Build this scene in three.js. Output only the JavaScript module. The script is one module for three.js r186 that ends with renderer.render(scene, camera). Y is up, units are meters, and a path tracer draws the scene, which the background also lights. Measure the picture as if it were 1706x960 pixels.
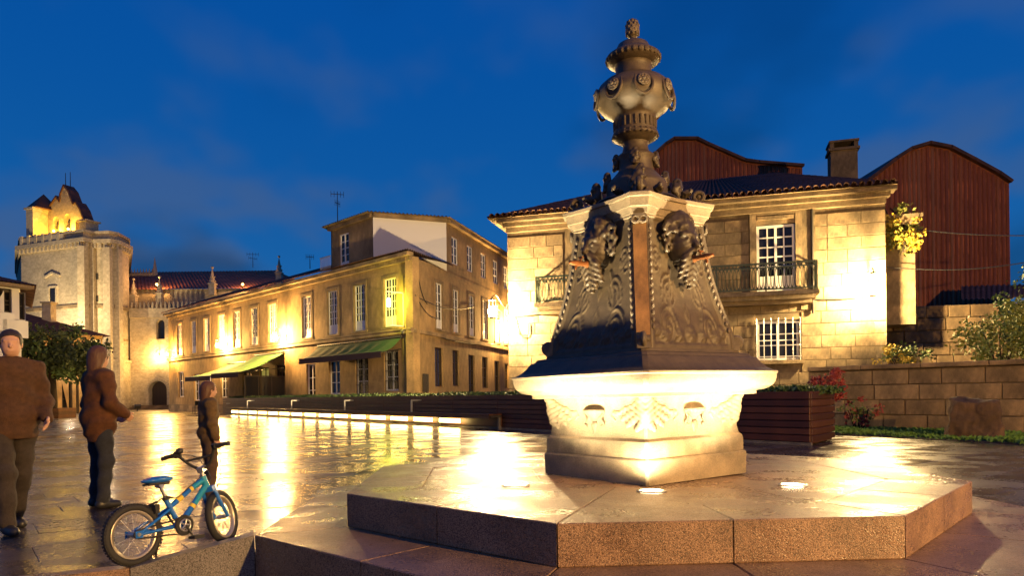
import * as THREE from 'three';
import { mergeGeometries, toCreasedNormals } from 'three/addons/utils/BufferGeometryUtils.js';
import { RectAreaLightUniformsLib } from 'three/addons/lights/RectAreaLightUniformsLib.js';

// ---------------------------------------------------------------- camera, sky, exposure
const scene = new THREE.Scene();
const FOCAL = 1183, CX = 853, HY = 657, ROLL = 0.0131, EYE = 1.08;   // in pixels of the 1706x960 photograph; metres
const camera = new THREE.PerspectiveCamera(2 * Math.atan(480 / FOCAL) * 180 / Math.PI, 1706 / 960, 0.1, 600);
camera.position.set(0, EYE, 0);
camera.rotation.z = -ROLL;
camera.setViewOffset(1706, 960, 0, -(HY - 480), 1706, 960);   // shift lens: verticals stay parallel
const renderer = new THREE.WebGLRenderer({ antialias: true });
renderer.toneMapping = THREE.LinearToneMapping;
renderer.toneMappingExposure = 1.0;
renderer.shadowMap.enabled = true;
RectAreaLightUniformsLib.init();

let seed = 12345;
function rnd() { seed = (seed * 1664525 + 1013904223) >>> 0; return seed / 4294967296; }
const rr = (a, b) => a + (b - a) * rnd();
function hash3(x, y, z) { let h = (Math.imul(x | 0, 374761393) + Math.imul(y | 0, 668265263) + Math.imul(z | 0, 2147483647 - 12345)) | 0; h = Math.imul(h ^ (h >>> 13), 1274126177); h ^= h >>> 16; return (h >>> 0) / 4294967296; }
function noise3(x, y, z, per = 0) {
  const X = Math.floor(x), Y = Math.floor(y), Z = Math.floor(z), m = per ? (a) => ((a % per) + per) % per : (a) => a;
  const s = (t) => t * t * (3 - 2 * t), u = s(x - X), v = s(y - Y), w = s(z - Z);
  const c = (i, j, k) => hash3(m(X + i), m(Y + j), Z + k), L = (a, b, t) => a + (b - a) * t;
  return L(L(L(c(0, 0, 0), c(1, 0, 0), u), L(c(0, 1, 0), c(1, 1, 0), u), v), L(L(c(0, 0, 1), c(1, 0, 1), u), L(c(0, 1, 1), c(1, 1, 1), u), v), w);
}
function fbm(x, y, z, oct = 4, per = 0) { let a = 0, s = 0.5, t = 0; for (let i = 0; i < oct; i++) { a += s * noise3(x, y, z + i * 7.3, per); t += s; x *= 2; y *= 2; z *= 2; per *= 2; s *= 0.5; } return a / t; }
const sstep = (a, b, x) => { const t = Math.min(1, Math.max(0, (x - a) / (b - a))); return t * t * (3 - 2 * t); };

{ // dusk sky: deep blue, a little paler toward the horizon, thin drifting clouds all the way round
  const W = 1024, H = 512, d = new Float32Array(W * H * 4);
  for (let j = 0; j < H; j++) for (let i = 0; i < W; i++) {
    const th = ((i + 0.5) / W - 0.5) * 2 * Math.PI, ph = ((j + 0.5) / H - 0.5) * Math.PI;
    const x = Math.cos(th) * Math.cos(ph), y = Math.sin(ph), z = Math.sin(th) * Math.cos(ph), k = (j * W + i) * 4;
    let c;
    if (y < 0) c = [0.012, 0.012, 0.014];
    else {
      const e = Math.pow(1 - y, 3.2), g = sstep(0.0, 0.75, y);
      c = [0.0012 + 0.030 * e * e, 0.066 + 0.095 * e, 0.335 + 0.075 * e];
      const s = 1 / (y + 0.28), q = 0.6 * fbm(x * s * 2.3 + 11, z * s * 2.3 + 3, 5.2, 5) + 0.4 * fbm(x * s * 6.5 + 2, z * s * 5 + 7, 2.2, 5);
      const cl = sstep(0.47, 0.63, q) * (1 - g) * 0.8;
      const q2 = fbm(x * s * 2.2 - 4, z * s * 2.2 + 9, 1.7, 5);
      const dim = 1 - 0.42 * sstep(0.43, 0.64, q2) * (1 - g * 0.6);
      const cc = [0.058, 0.112, 0.245];
      c = c.map((v, n) => (v + (cc[n] - v) * cl) * dim);
    }
    d[k] = c[0]; d[k + 1] = c[1]; d[k + 2] = c[2]; d[k + 3] = 1;
  }
  const t = new THREE.DataTexture(d, W, H, THREE.RGBAFormat, THREE.FloatType);
  t.mapping = THREE.EquirectangularReflectionMapping; t.magFilter = THREE.LinearFilter; t.minFilter = THREE.LinearFilter; t.wrapS = THREE.RepeatWrapping; t.needsUpdate = true;
  scene.background = t; scene.environment = t;
}

// ---------------------------------------------------------------- pixels to places (X right, Z = metres in front of the camera)
function ray(px, py) { const dx = px - CX, dy = py - HY; return [(dx - ROLL * dy) / FOCAL, (dy + ROLL * dx) / FOCAL]; }
function at(px, py, Z) { const [u, v] = ray(px, py); return new THREE.Vector3(u * Z, EYE - v * Z, -Z); }
function heightAt(px, py, Z) { return EYE - ray(px, py)[1] * Z; }

// ---------------------------------------------------------------- names, things, parts
const used = {};
function numbered(n) { used[n] = (used[n] || 0) + 1; return used[n] === 1 ? n : n + '_' + String(used[n] - 1).padStart(3, '0'); }
function shade(o) { o.traverse((m) => { if (m.isMesh) { m.castShadow = true; m.receiveShadow = true; } }); return o; }
function tag(o, label, category, group, kind) { if (label) o.userData.label = label; if (category) o.userData.category = category; if (group) o.userData.group = group; if (kind) o.userData.kind = kind; return o; }
function thing(name, label, category, p = [0, 0, 0], turn = 0, group) { const o = new THREE.Group(); o.name = numbered(name); o.position.set(p[0], p[1], p[2]); o.rotation.y = turn; tag(o, label, category, group); scene.add(o); return o; }
function part(name, geo, mat, parent) { const g = Array.isArray(geo) ? merge(geo) : geo; const m = new THREE.Mesh(g, mat); m.name = name; m.castShadow = m.receiveShadow = true; if (parent) parent.add(m); return m; }
function solo(name, geo, mat, label, category, group) { const m = part(name, geo, mat); m.name = numbered(name); tag(m, label, category, group); scene.add(m); return m; }
function structure(name, geo, mat) { const m = part(name, geo, mat); m.name = numbered(name); m.userData.kind = 'structure'; scene.add(m); return m; }
function sub(name, parent) { const g = new THREE.Group(); g.name = name; parent.add(g); return g; }
function copyOf(o, label) { const c = o.clone(); c.name = numbered(o.name.replace(/_\d{3}$/, '')); c.userData = { ...o.userData }; if (label) c.userData.label = label; scene.add(c); return c; }
function put(o, p, turn = 0) { o.position.set(p[0], p[1], p[2]); o.rotation.y = turn; return o; }

// ---------------------------------------------------------------- geometry helpers
function merge(list) {
  return mergeGeometries(list.map((g) => { let q = g.index ? g.toNonIndexed() : g.clone(); if (!q.attributes.normal) q.computeVertexNormals(); if (!q.attributes.uv) q.setAttribute('uv', new THREE.BufferAttribute(new Float32Array(q.attributes.position.count * 2), 2)); for (const k of Object.keys(q.attributes)) if (!['position', 'normal', 'uv', 'color'].includes(k)) q.deleteAttribute(k); return q; }));
}
function muv(g) { // uv in metres from the side each face looks to
  const q = g.index ? g.toNonIndexed() : g; if (!q.attributes.normal) q.computeVertexNormals();
  const p = q.attributes.position, uv = new Float32Array(p.count * 2), a = new THREE.Vector3(), b = new THREE.Vector3(), c = new THREE.Vector3();
  for (let i = 0; i < p.count; i += 3) {
    a.fromBufferAttribute(p, i); b.fromBufferAttribute(p, i + 1); c.fromBufferAttribute(p, i + 2);
    const n = b.clone().sub(a).cross(c.clone().sub(a)), x = Math.abs(n.x), y = Math.abs(n.y), z = Math.abs(n.z);
    [a, b, c].forEach((v, k) => { const w = y >= x && y >= z ? [v.x, v.z] : x >= z ? [v.z, v.y] : [v.x, v.y]; uv[(i + k) * 2] = w[0]; uv[(i + k) * 2 + 1] = w[1]; });
  }
  q.setAttribute('uv', new THREE.BufferAttribute(uv, 2)); return q;
}
function mv(g, x = 0, y = 0, z = 0, rx = 0, ry = 0, rz = 0) { if (rx) g.rotateX(rx); if (rz) g.rotateZ(rz); if (ry) g.rotateY(ry); g.translate(x, y, z); return g; }
function box(w, h, d, x = 0, y = 0, z = 0) { return muv(new THREE.BoxGeometry(w, h, d).translate(x, y, z)); }
function bevelBox(w, h, d, b = 0.01, x = 0, y = 0, z = 0) { // chamfered box, 44 triangles
  const s = new THREE.Shape(), a = w / 2 - b, c = h / 2 - b; s.moveTo(-a, -c); s.lineTo(a, -c); s.lineTo(a, c); s.lineTo(-a, c); s.closePath();
  return muv(new THREE.ExtrudeGeometry(s, { depth: d - 2 * b, bevelEnabled: true, bevelThickness: b, bevelSize: b, bevelSegments: 1, steps: 1 }).translate(x, y, z - d / 2 + b));
}
const Y = new THREE.Vector3(0, 1, 0);
function rod(a, b, r0, r1 = r0, n = 8) { const A = new THREE.Vector3(...a), B = new THREE.Vector3(...b), d = B.clone().sub(A), g = new THREE.CylinderGeometry(r1, r0, d.length(), n); g.applyQuaternion(new THREE.Quaternion().setFromUnitVectors(Y, d.normalize())); const m = A.add(B).multiplyScalar(0.5); return g.translate(m.x, m.y, m.z); }
function tube(pts, r, seg = 24, n = 6, closed = false) { return new THREE.TubeGeometry(new THREE.CatmullRomCurve3(pts.map((p) => new THREE.Vector3(...p)), closed), seg, r, n, closed); }
function lathe(pts, n = 32, a0 = 0, a1 = Math.PI * 2) { return new THREE.LatheGeometry(pts.map((p) => new THREE.Vector2(p[0], p[1])), n, a0, a1); }
function ball(r, x, y, z, sx = 1, sy = 1, sz = 1, n = 12) { return new THREE.SphereGeometry(r, n, Math.max(6, n * 0.7 | 0)).scale(sx, sy, sz).translate(x, y, z); }
function poly(points, y0, y1, bevel = 0) { // prism over a plan polygon given in world x, z
  const s = new THREE.Shape(points.map((p) => new THREE.Vector2(p[0], -p[1])));
  const g = new THREE.ExtrudeGeometry(s, bevel ? { depth: y1 - y0 - 2 * bevel, bevelEnabled: true, bevelThickness: bevel, bevelSize: bevel, bevelOffset: -bevel, bevelSegments: 1, steps: 1 } : { depth: y1 - y0, bevelEnabled: false });
  g.rotateX(-Math.PI / 2); g.translate(0, y0 + bevel, 0); return muv(g);
}
function quads(list) { const p = [], uv = []; for (const [a, b, c, d] of list) { for (const v of [a, b, c, a, c, d]) p.push(...v); const w = Math.hypot(b[0] - a[0], b[1] - a[1], b[2] - a[2]), h = Math.hypot(d[0] - a[0], d[1] - a[1], d[2] - a[2]); uv.push(0, 0, w, 0, w, h, 0, 0, w, h, 0, h); } const g = new THREE.BufferGeometry(); g.setAttribute('position', new THREE.Float32BufferAttribute(p, 3)); g.setAttribute('uv', new THREE.Float32BufferAttribute(uv, 2)); g.computeVertexNormals(); return g; }
function loft(rings, capTop = true, capBottom = true, crease = 0.7) { // rings: arrays of [x,y,z], equal counts
  const p = [], n = rings[0].length;
  const tri = (a, b, c) => p.push(...a, ...b, ...c);
  for (let i = 0; i + 1 < rings.length; i++) for (let j = 0; j < n; j++) { const k = (j + 1) % n, a = rings[i][j], b = rings[i][k], c = rings[i + 1][k], d = rings[i + 1][j]; tri(a, c, b); tri(a, d, c); }
  const cap = (r, up) => { const m = [0, 0, 0]; r.forEach((q) => { m[0] += q[0] / n; m[1] += q[1] / n; m[2] += q[2] / n; }); for (let j = 0; j < n; j++) up ? tri(m, r[(j + 1) % n], r[j]) : tri(m, r[j], r[(j + 1) % n]); };
  if (capTop) cap(rings[rings.length - 1], true); if (capBottom) cap(rings[0], false);
  const g = new THREE.BufferGeometry(); g.setAttribute('position', new THREE.Float32BufferAttribute(p, 3)); g.computeVertexNormals();
  return muv(crease ? toCreasedNormals(g, crease) : g);
}
function sdfGeo(fn, lo, hi, cell) { // surface nets
  const N = [0, 1, 2].map((k) => Math.ceil((hi[k] - lo[k]) / cell) + 1), [nx, ny, nz] = N, F = new Float32Array(nx * ny * nz), id = (i, j, k) => (k * ny + j) * nx + i;
  for (let k = 0; k < nz; k++) for (let j = 0; j < ny; j++) for (let i = 0; i < nx; i++) F[id(i, j, k)] = fn(lo[0] + i * cell, lo[1] + j * cell, lo[2] + k * cell);
  const V = new Int32Array(nx * ny * nz).fill(-1), pos = [], idx = [];
  const E = [[0, 1], [2, 3], [4, 5], [6, 7], [0, 2], [1, 3], [4, 6], [5, 7], [0, 4], [1, 5], [2, 6], [3, 7]];
  for (let k = 0; k < nz - 1; k++) for (let j = 0; j < ny - 1; j++) for (let i = 0; i < nx - 1; i++) {
    const c = []; let s = 0; for (let q = 0; q < 8; q++) { c[q] = F[id(i + (q & 1), j + (q >> 1 & 1), k + (q >> 2))]; if (c[q] < 0) s++; }
    if (s === 0 || s === 8) continue;
    let x = 0, y = 0, z = 0, m = 0; for (const [a, b] of E) if ((c[a] < 0) !== (c[b] < 0)) { const t = c[a] / (c[a] - c[b]); x += (a & 1) + ((b & 1) - (a & 1)) * t; y += (a >> 1 & 1) + ((b >> 1 & 1) - (a >> 1 & 1)) * t; z += (a >> 2) + ((b >> 2) - (a >> 2)) * t; m++; }
    V[id(i, j, k)] = pos.length / 3; pos.push(lo[0] + (i + x / m) * cell, lo[1] + (j + y / m) * cell, lo[2] + (k + z / m) * cell);
  }
  const q4 = (a, b, c, d, f) => { if (a < 0 || b < 0 || c < 0 || d < 0) return; f ? idx.push(a, b, c, a, c, d) : idx.push(a, c, b, a, d, c); };
  for (let k = 1; k < nz - 1; k++) for (let j = 1; j < ny - 1; j++) for (let i = 1; i < nx - 1; i++) {
    const f = F[id(i, j, k)] < 0;
    if (f !== F[id(i + 1, j, k)] < 0) q4(V[id(i, j - 1, k - 1)], V[id(i, j, k - 1)], V[id(i, j, k)], V[id(i, j - 1, k)], f);
    if (f !== F[id(i, j + 1, k)] < 0) q4(V[id(i - 1, j, k - 1)], V[id(i - 1, j, k)], V[id(i, j, k)], V[id(i, j, k - 1)], f);
    if (f !== F[id(i, j, k + 1)] < 0) q4(V[id(i - 1, j - 1, k)], V[id(i, j - 1, k)], V[id(i, j, k)], V[id(i - 1, j, k)], f);
  }
  const g = new THREE.BufferGeometry(); g.setAttribute('position', new THREE.Float32BufferAttribute(pos, 3)); g.setIndex(idx); g.computeVertexNormals(); return g;
}
const smin = (a, b, k) => { const h = Math.max(k - Math.abs(a - b), 0) / k; return Math.min(a, b) - h * h * k * 0.25; };
function capsule(x, y, z, a, b, ra, rb) { const bx = b[0] - a[0], by = b[1] - a[1], bz = b[2] - a[2], px = x - a[0], py = y - a[1], pz = z - a[2], t = Math.min(1, Math.max(0, (px * bx + py * by + pz * bz) / (bx * bx + by * by + bz * bz + 1e-9))); return Math.hypot(px - bx * t, py - by * t, pz - bz * t) - (ra + (rb - ra) * t); }
function ellip(x, y, z, c, r) { const px = (x - c[0]) / r[0], py = (y - c[1]) / r[1], pz = (z - c[2]) / r[2], k = Math.hypot(px, py, pz); return (k - 1) * Math.min(r[0], r[1], r[2]) * (k < 1 ? 1 : 1); }

// ---------------------------------------------------------------- textures and materials
function tex(size, fn, srgb = true) {
  const d = new Uint8Array(size * size * 4);
  for (let j = 0; j < size; j++) for (let i = 0; i < size; i++) { const c = fn(i / size, j / size), k = (j * size + i) * 4; for (let n = 0; n < 3; n++) d[k + n] = Math.max(0, Math.min(255, Math.round((Array.isArray(c) ? c[n] : c) * 255))); d[k + 3] = 255; }
  const t = new THREE.DataTexture(d, size, size, THREE.RGBAFormat, THREE.UnsignedByteType); t.wrapS = t.wrapT = THREE.RepeatWrapping; t.magFilter = THREE.LinearFilter; t.minFilter = THREE.LinearMipmapLinearFilter; t.generateMipmaps = true;
  if (srgb) t.colorSpace = THREE.SRGBColorSpace; t.needsUpdate = true; return t;
}
const rep = (t, a, b = a) => { const c = t.clone(); c.repeat.set(a, b); c.needsUpdate = true; return c; };
const G3 = (v) => [v, v, v];
const Tspeck = tex(512, (u, v) => { const a = noise3(u * 256, v * 256, 1, 256), b = noise3(u * 128, v * 128, 9, 128), c = fbm(u * 3, v * 3, 2, 5, 3); let k = 0.72 + 0.5 * (c - 0.5) + (a > 0.72 ? 0.22 : a < 0.3 ? -0.3 : 0) + (b > 0.7 ? 0.12 : b < 0.28 ? -0.2 : 0); return [k, k * 0.97, k * 0.94]; });
const Tstain = tex(512, (u, v) => { const a = fbm(u * 5, v * 5, 3, 5, 5), b = fbm(u * 24, v * 9, 8, 4, 3), c = noise3(u * 190, v * 190, 4, 190); const k = 0.74 + 0.52 * (a - 0.42) + 0.22 * (b - 0.5) + 0.12 * (c - 0.5); return [k, k * (0.98 - 0.03 * a), k * (0.95 - 0.08 * a)]; });
const Tfine = tex(256, (u, v) => { const k = 0.8 + 0.3 * (fbm(u * 16, v * 16, 6, 4, 16) - 0.5) + 0.1 * (noise3(u * 128, v * 128, 3, 128) - 0.5); return G3(k); });
const Tblock = tex(512, (u, v) => { const a = fbm(u * 4, v * 4, 13, 4, 4), b = noise3(u * 24, v * 40, 3, 8), c = fbm(u * 40, v * 40, 8, 3, 40); const k = 0.86 + 0.24 * (a - 0.5) + 0.10 * (b - 0.5) + 0.22 * (c - 0.5); return [k, k * 0.985, k * 0.96]; });
const Bgrain = tex(512, (u, v) => 0.5 * noise3(u * 200, v * 200, 2, 200) + 0.5 * fbm(u * 16, v * 16, 5, 4, 16), false);
const Bwet = tex(512, (u, v) => 0.7 * fbm(u * 10, v * 10, 7, 3, 10) + 0.3 * noise3(u * 150, v * 150, 5, 150), false);
const Rwet = tex(512, (u, v) => { const a = fbm(u * 7, v * 7, 12, 5, 7), b = noise3(u * 120, v * 120, 3, 120); const k = 0.52 + 0.36 * sstep(0.36, 0.64, a) + 0.2 * (b - 0.5); return [k, k, k]; }, false);
const Twood = tex(256, (u, v) => { const a = fbm(u * 3, v * 40, 3, 4, 1), b = noise3(u * 4, v * 120, 7, 4); const k = 0.62 + 0.55 * (a - 0.5) + 0.2 * (b - 0.5); return [k, k * 0.92, k * 0.86]; });
function mat(rgb, roughness = 0.8, o = {}) { const { tint, ...rest } = o; const m = new THREE.MeshStandardMaterial({ roughness, metalness: 0, ...rest }); m.color.setRGB(...rgb); return m; }
function emit(rgb, k) { const m = new THREE.MeshStandardMaterial({ roughness: 0.5, emissiveIntensity: k }); m.color.setRGB(0.8, 0.8, 0.8); m.emissive.setRGB(...rgb); return m; }
const sc = (c, k) => c.map((v) => v * k);
const WARM = [1.0, 0.56, 0.16], AMBER = [1.0, 0.5, 0.10], CREAM = [1.0, 0.77, 0.43];
const M = {
  slab: [[0.165, 0.132, 0.112], [0.14, 0.112, 0.097], [0.19, 0.152, 0.128], [0.125, 0.102, 0.092]].map((c, i) => mat(c, [0.36, 0.31, 0.41, 0.33][i], { map: rep(Tspeck, 0.9), roughnessMap: rep(Rwet, 0.35), bumpMap: rep(Bwet, 0.5), bumpScale: 0.0038 })),
  bed: mat([0.07, 0.06, 0.052], 0.7, { map: rep(Tspeck, 0.8) }),
  farPave: mat([0.15, 0.122, 0.105], 0.55, { map: rep(Tspeck, 0.5), roughnessMap: rep(Rwet, 0.2), bumpMap: rep(Bwet, 0.3), bumpScale: 0.006 }),
  granite: [[0.42, 0.275, 0.17], [0.39, 0.255, 0.16], [0.44, 0.29, 0.182]].map((c) => mat(c, 0.5, { map: rep(Tspeck, 1.6), bumpMap: rep(Bgrain, 1.6), bumpScale: 0.003, roughnessMap: rep(Rwet, 0.5) })),
  greyGranite: mat([0.25, 0.24, 0.235], 0.5, { map: rep(Tspeck, 1.6), bumpMap: rep(Bgrain, 1.6), bumpScale: 0.003 }),
  iron: mat([0.24, 0.19, 0.13], 0.42, { metalness: 0.15, map: rep(Tfine, 1.2), bumpMap: rep(Bgrain, 1.5), bumpScale: 0.0025 }),
  ironDark: mat([0.13, 0.095, 0.055], 0.5, { metalness: 0.05, map: rep(Tfine, 1.4), bumpMap: rep(Bgrain, 1.8), bumpScale: 0.002 }),
  stoneBase: mat([0.42, 0.36, 0.26], 0.65, { map: rep(Tstain, 0.9), bumpMap: rep(Bgrain, 1.2), bumpScale: 0.004 }),
  strip: mat([0.60, 0.36, 0.13], 0.5, { map: rep(Tstain, 2), bumpMap: rep(Bgrain, 1.5), bumpScale: 0.002 }),  // front corner strip only: rust stain and warm lamplight mixed into one ochre
  rust: mat([0.34, 0.125, 0.035], 0.55, { metalness: 0.4, map: rep(Tfine, 3) }),
  ashlar: [[0.39, 0.31, 0.195], [0.355, 0.28, 0.175], [0.42, 0.335, 0.215], [0.33, 0.265, 0.17]].map((c) => mat(c, 0.9, { map: rep(Tstain, 0.8), bumpMap: rep(Bgrain, 0.8), bumpScale: 0.012 })),
  mortar: mat([0.24, 0.19, 0.125], 0.95, { map: rep(Tstain, 0.6) }),
  plaster: mat([0.47, 0.34, 0.175], 0.9, { map: rep(Tstain, 0.22), bumpMap: rep(Bgrain, 0.5), bumpScale: 0.01 }),
  trim: mat([0.40, 0.31, 0.19], 0.9, { map: rep(Tstain, 0.5) }),
  tower: mat([0.56, 0.48, 0.34], 0.92, { map: rep(Tblock, 0.17), bumpMap: rep(Bgrain, 0.6), bumpScale: 0.008 }),
  render: mat([0.66, 0.64, 0.63], 0.9, { bumpMap: rep(Bgrain, 0.5), bumpScale: 0.004 }),
  tile: [[0.17, 0.075, 0.045], [0.13, 0.06, 0.04]].map((c) => mat(c, 0.75, { map: rep(Tstain, 0.7) })),
  red: mat([0.50, 0.165, 0.085], 0.85, { map: rep(Tstain, 0.4) }), redRib: [[0.56, 0.20, 0.10], [0.44, 0.13, 0.07], [0.50, 0.22, 0.13], [0.38, 0.12, 0.075]].map((c, i) => mat(c, 0.85, { map: rep(Tstain, 0.35 + i * 0.1) })),
  white: mat([0.74, 0.73, 0.70], 0.5),
  glass: mat([0.015, 0.015, 0.018], 0.06, { metalness: 0 }), curtained: mat([0.40, 0.36, 0.28], 0.25),
  dark: mat([0.03, 0.025, 0.02], 0.8),
  door: mat([0.10, 0.055, 0.03], 0.6, { map: rep(Twood, 1) }),
  black: mat([0.02, 0.02, 0.02], 0.45),
  metal: mat([0.55, 0.55, 0.55], 0.3, { metalness: 0.9 }),
  greenIron: mat([0.045, 0.07, 0.045], 0.45),
  awning: mat([0.10, 0.27, 0.06], 0.85, { map: rep(Tfine, 1) }),
  awningDark: mat([0.022, 0.07, 0.032], 0.85, { map: rep(Tfine, 1) }),
  valance: mat([0.05, 0.025, 0.02], 0.85),
  wood: [[0.27, 0.10, 0.038], [0.20, 0.075, 0.03], [0.32, 0.13, 0.052]].map((c) => mat(c, 0.5, { map: rep(Twood, 0.5, 1.5) })),
  leaf: [[0.10, 0.14, 0.03], [0.055, 0.10, 0.025], [0.16, 0.17, 0.03]].map((c) => mat(c, 0.7, { side: THREE.DoubleSide })),
  leafYellow: mat([0.42, 0.30, 0.03], 0.7, { side: THREE.DoubleSide }), leafRed: mat([0.26, 0.04, 0.03], 0.7, { side: THREE.DoubleSide }), leafDark: mat([0.035, 0.055, 0.018], 0.8, { side: THREE.DoubleSide }),
  bark: mat([0.10, 0.07, 0.045], 0.9, { map: rep(Twood, 1) }),
  grass: mat([0.09, 0.19, 0.03], 0.85, { side: THREE.DoubleSide }), soil: mat([0.07, 0.05, 0.03], 0.95, { map: rep(Tspeck, 0.5) }),
  rock: mat([0.17, 0.11, 0.07], 0.95, { map: rep(Tstain, 0.8), bumpMap: rep(Bgrain, 1), bumpScale: 0.02 }),
  gardenStone: [[0.34, 0.25, 0.15], [0.29, 0.21, 0.125], [0.38, 0.28, 0.17]].map((c) => mat(c, 0.95, { map: rep(Tstain, 0.7), bumpMap: rep(Bgrain, 0.8), bumpScale: 0.015 })),
};
const GLOW = { warm: emit(WARM, 26), amber: emit(AMBER, 20), cream: emit(CREAM, 30), strip: emit([1, 0.66, 0.2], 24), lime: emit([0.93, 1.0, 0.25], 12), small: emit([1, 0.8, 0.45], 8), curtain: emit([0.6, 0.5, 0.06], 0.35) };
function pointLight(p, rgb, cd, radius = 5, name = 'lamp_light') { const l = new THREE.PointLight(new THREE.Color().setRGB(...rgb), cd, 0, 2); l.name = name; l.position.set(...p); l.castShadow = true; l.shadow.radius = radius; return l; }
function spotLight(p, target, rgb, cd, angle, blend = 0.6, radius = 4) { const l = new THREE.SpotLight(new THREE.Color().setRGB(...rgb), cd, 0, angle, blend, 2); l.name = 'flood_light'; l.position.set(...p); l.target.position.set(...target); l.castShadow = true; l.shadow.radius = radius; scene.add(l, l.target); return l; }

// ================================================================ the ground
const OCT = { x: 1.08, Z: 6.2, side: 1.93, tilt: 0.05 }, PLAT = 0.38, STEP = 0.14, LOW = -0.5;
function octagon(extra, lift = 0) { const ap = OCT.side * 1.2071 + extra, R = ap / Math.cos(Math.PI / 8), o = []; for (let k = 0; k < 8; k++) { const a = (k + 0.5) * Math.PI / 4 + OCT.tilt; o.push([OCT.x + R * Math.sin(a), -OCT.Z + R * Math.cos(a)]); } return o; }   // world x, z; k=7 and 0 bound the front facet
const T1 = octagon(0.58)[6], T2 = [-2.44, -4.52];   // kerb line beside the bicycle
const kerbDir = [T2[0] - T1[0], T2[1] - T1[1]], kerbLen = Math.hypot(...kerbDir); kerbDir[0] /= kerbLen; kerbDir[1] /= kerbLen;
const kerbEnd = [T1[0] + kerbDir[0] * 6.2, T1[1] + kerbDir[1] * 6.2], kerbN = [kerbDir[1], -kerbDir[0]];   // points to the plaza side
if (kerbN[0] > 0) { kerbN[0] *= -1; kerbN[1] *= -1; }
{
  const pit = [T1, kerbEnd, [-4, 4], [9, 4], [5.2, -2.6], [OCT.x, -OCT.Z]];
  const s = new THREE.Shape([[-160, 40], [-160, -260], [160, -260], [160, 40]].map((p) => new THREE.Vector2(p[0], -p[1])));
  s.holes.push(new THREE.Path(pit.map((p) => new THREE.Vector2(p[0], -p[1]))));
  structure('ground', muv(new THREE.ShapeGeometry(s).rotateX(-Math.PI / 2).translate(0, -0.012, 0)), M.bed);
  structure('lower_pavement', muv(new THREE.PlaneGeometry(16, 14).rotateX(-Math.PI / 2).translate(1, LOW, -1)), M.slab[1]);
  // paving slabs laid in running bond, long side across the view of the planter
  const ax = [0.79, -0.613], az = [-0.613, -0.79];   // world x,z directions: along a slab, across the rows
  const plaza = structure('plaza_paving', muv(new THREE.PlaneGeometry(230, 190).rotateX(-Math.PI / 2).translate(0, -0.006, -150)), M.farPave);
  const L = 1.2, Wd = 0.6, gap = 0.0025, slabs = [];
  const inKerb = (p) => (p[0] - T1[0]) * kerbN[0] + (p[1] - T1[1]) * kerbN[1];
  for (let r = -24; r < 110; r++) for (let c = -60; c < 70; c++) {
    const o = [(c + (r % 2 ? 0.5 : 0) + 0.18 * Math.sin(r * 2.4)) * L, r * Wd], cx = ax[0] * o[0] + az[0] * o[1], cz = ax[1] * o[0] + az[1] * o[1], Z = -cz;
    if (Z < 1.2 || Z > 52) continue;
    if (Math.abs(cx) > Z * 0.95 + 3.5) continue;
    if (cx > 9.5 && Z > 13 && (cx - 7.1) * 0.8 + (Z - 18.8) * 0.6 > -0.4) continue;
    let q = [[-1, -1], [1, -1], [1, 1], [-1, 1]].map(([a, b]) => [cx + ax[0] * a * (L / 2 - gap) + az[0] * b * (Wd / 2 - gap), cz + ax[1] * a * (L / 2 - gap) + az[1] * b * (Wd / 2 - gap)]);
    const dO = Math.hypot(cx - OCT.x, Z - OCT.Z);
    if (dO < 2.3) continue;
    if (Z < 5.6 && cx > -3.6 - (4 - Z) * 0.2 && cx < 0) { // clip at the kerb
      if (q.every((p) => inKerb(p) < 0.13)) continue;
      const out = []; for (let i = 0; i < q.length; i++) { const a = q[i], b = q[(i + 1) % q.length], da = inKerb(a) - 0.13, db = inKerb(b) - 0.13; if (da >= 0) out.push(a); if ((da >= 0) !== (db >= 0)) { const t = da / (da - db); out.push([a[0] + (b[0] - a[0]) * t, a[1] + (b[1] - a[1]) * t]); } } q = out; if (q.length < 3) continue;
    } else if (Z < 5 && cx >= -3.6 && cx < 4.4) continue; else if (Z < 2.4 && cx > 0) continue;
    const vis = Math.abs(cx) < Z * 0.73 ? 1 : 0.2;
    slabs.push({ q, cx, cz, score: vis / (Z * Z) * (dO < 2.9 ? 0.2 : 1), m: (rnd() * 4) | 0, h: rr(-0.0015, 0.0015) });
  }
  slabs.sort((a, b) => b.score - a.score);
  const rest = [[], [], [], []];
  const geoOf = (s) => poly(s.q, -0.05, s.h, 0.0025);
  slabs.forEach((s, i) => { const g = geoOf(s); if (i < 300) part('paving_slab', g, M.slab[s.m], plaza); else rest[s.m].push(g); });
  rest.forEach((g, i) => { const m = part('paving_slabs_beyond', g, M.slab[i], plaza); m.userData.kind = 'stuff'; });
}
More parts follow.
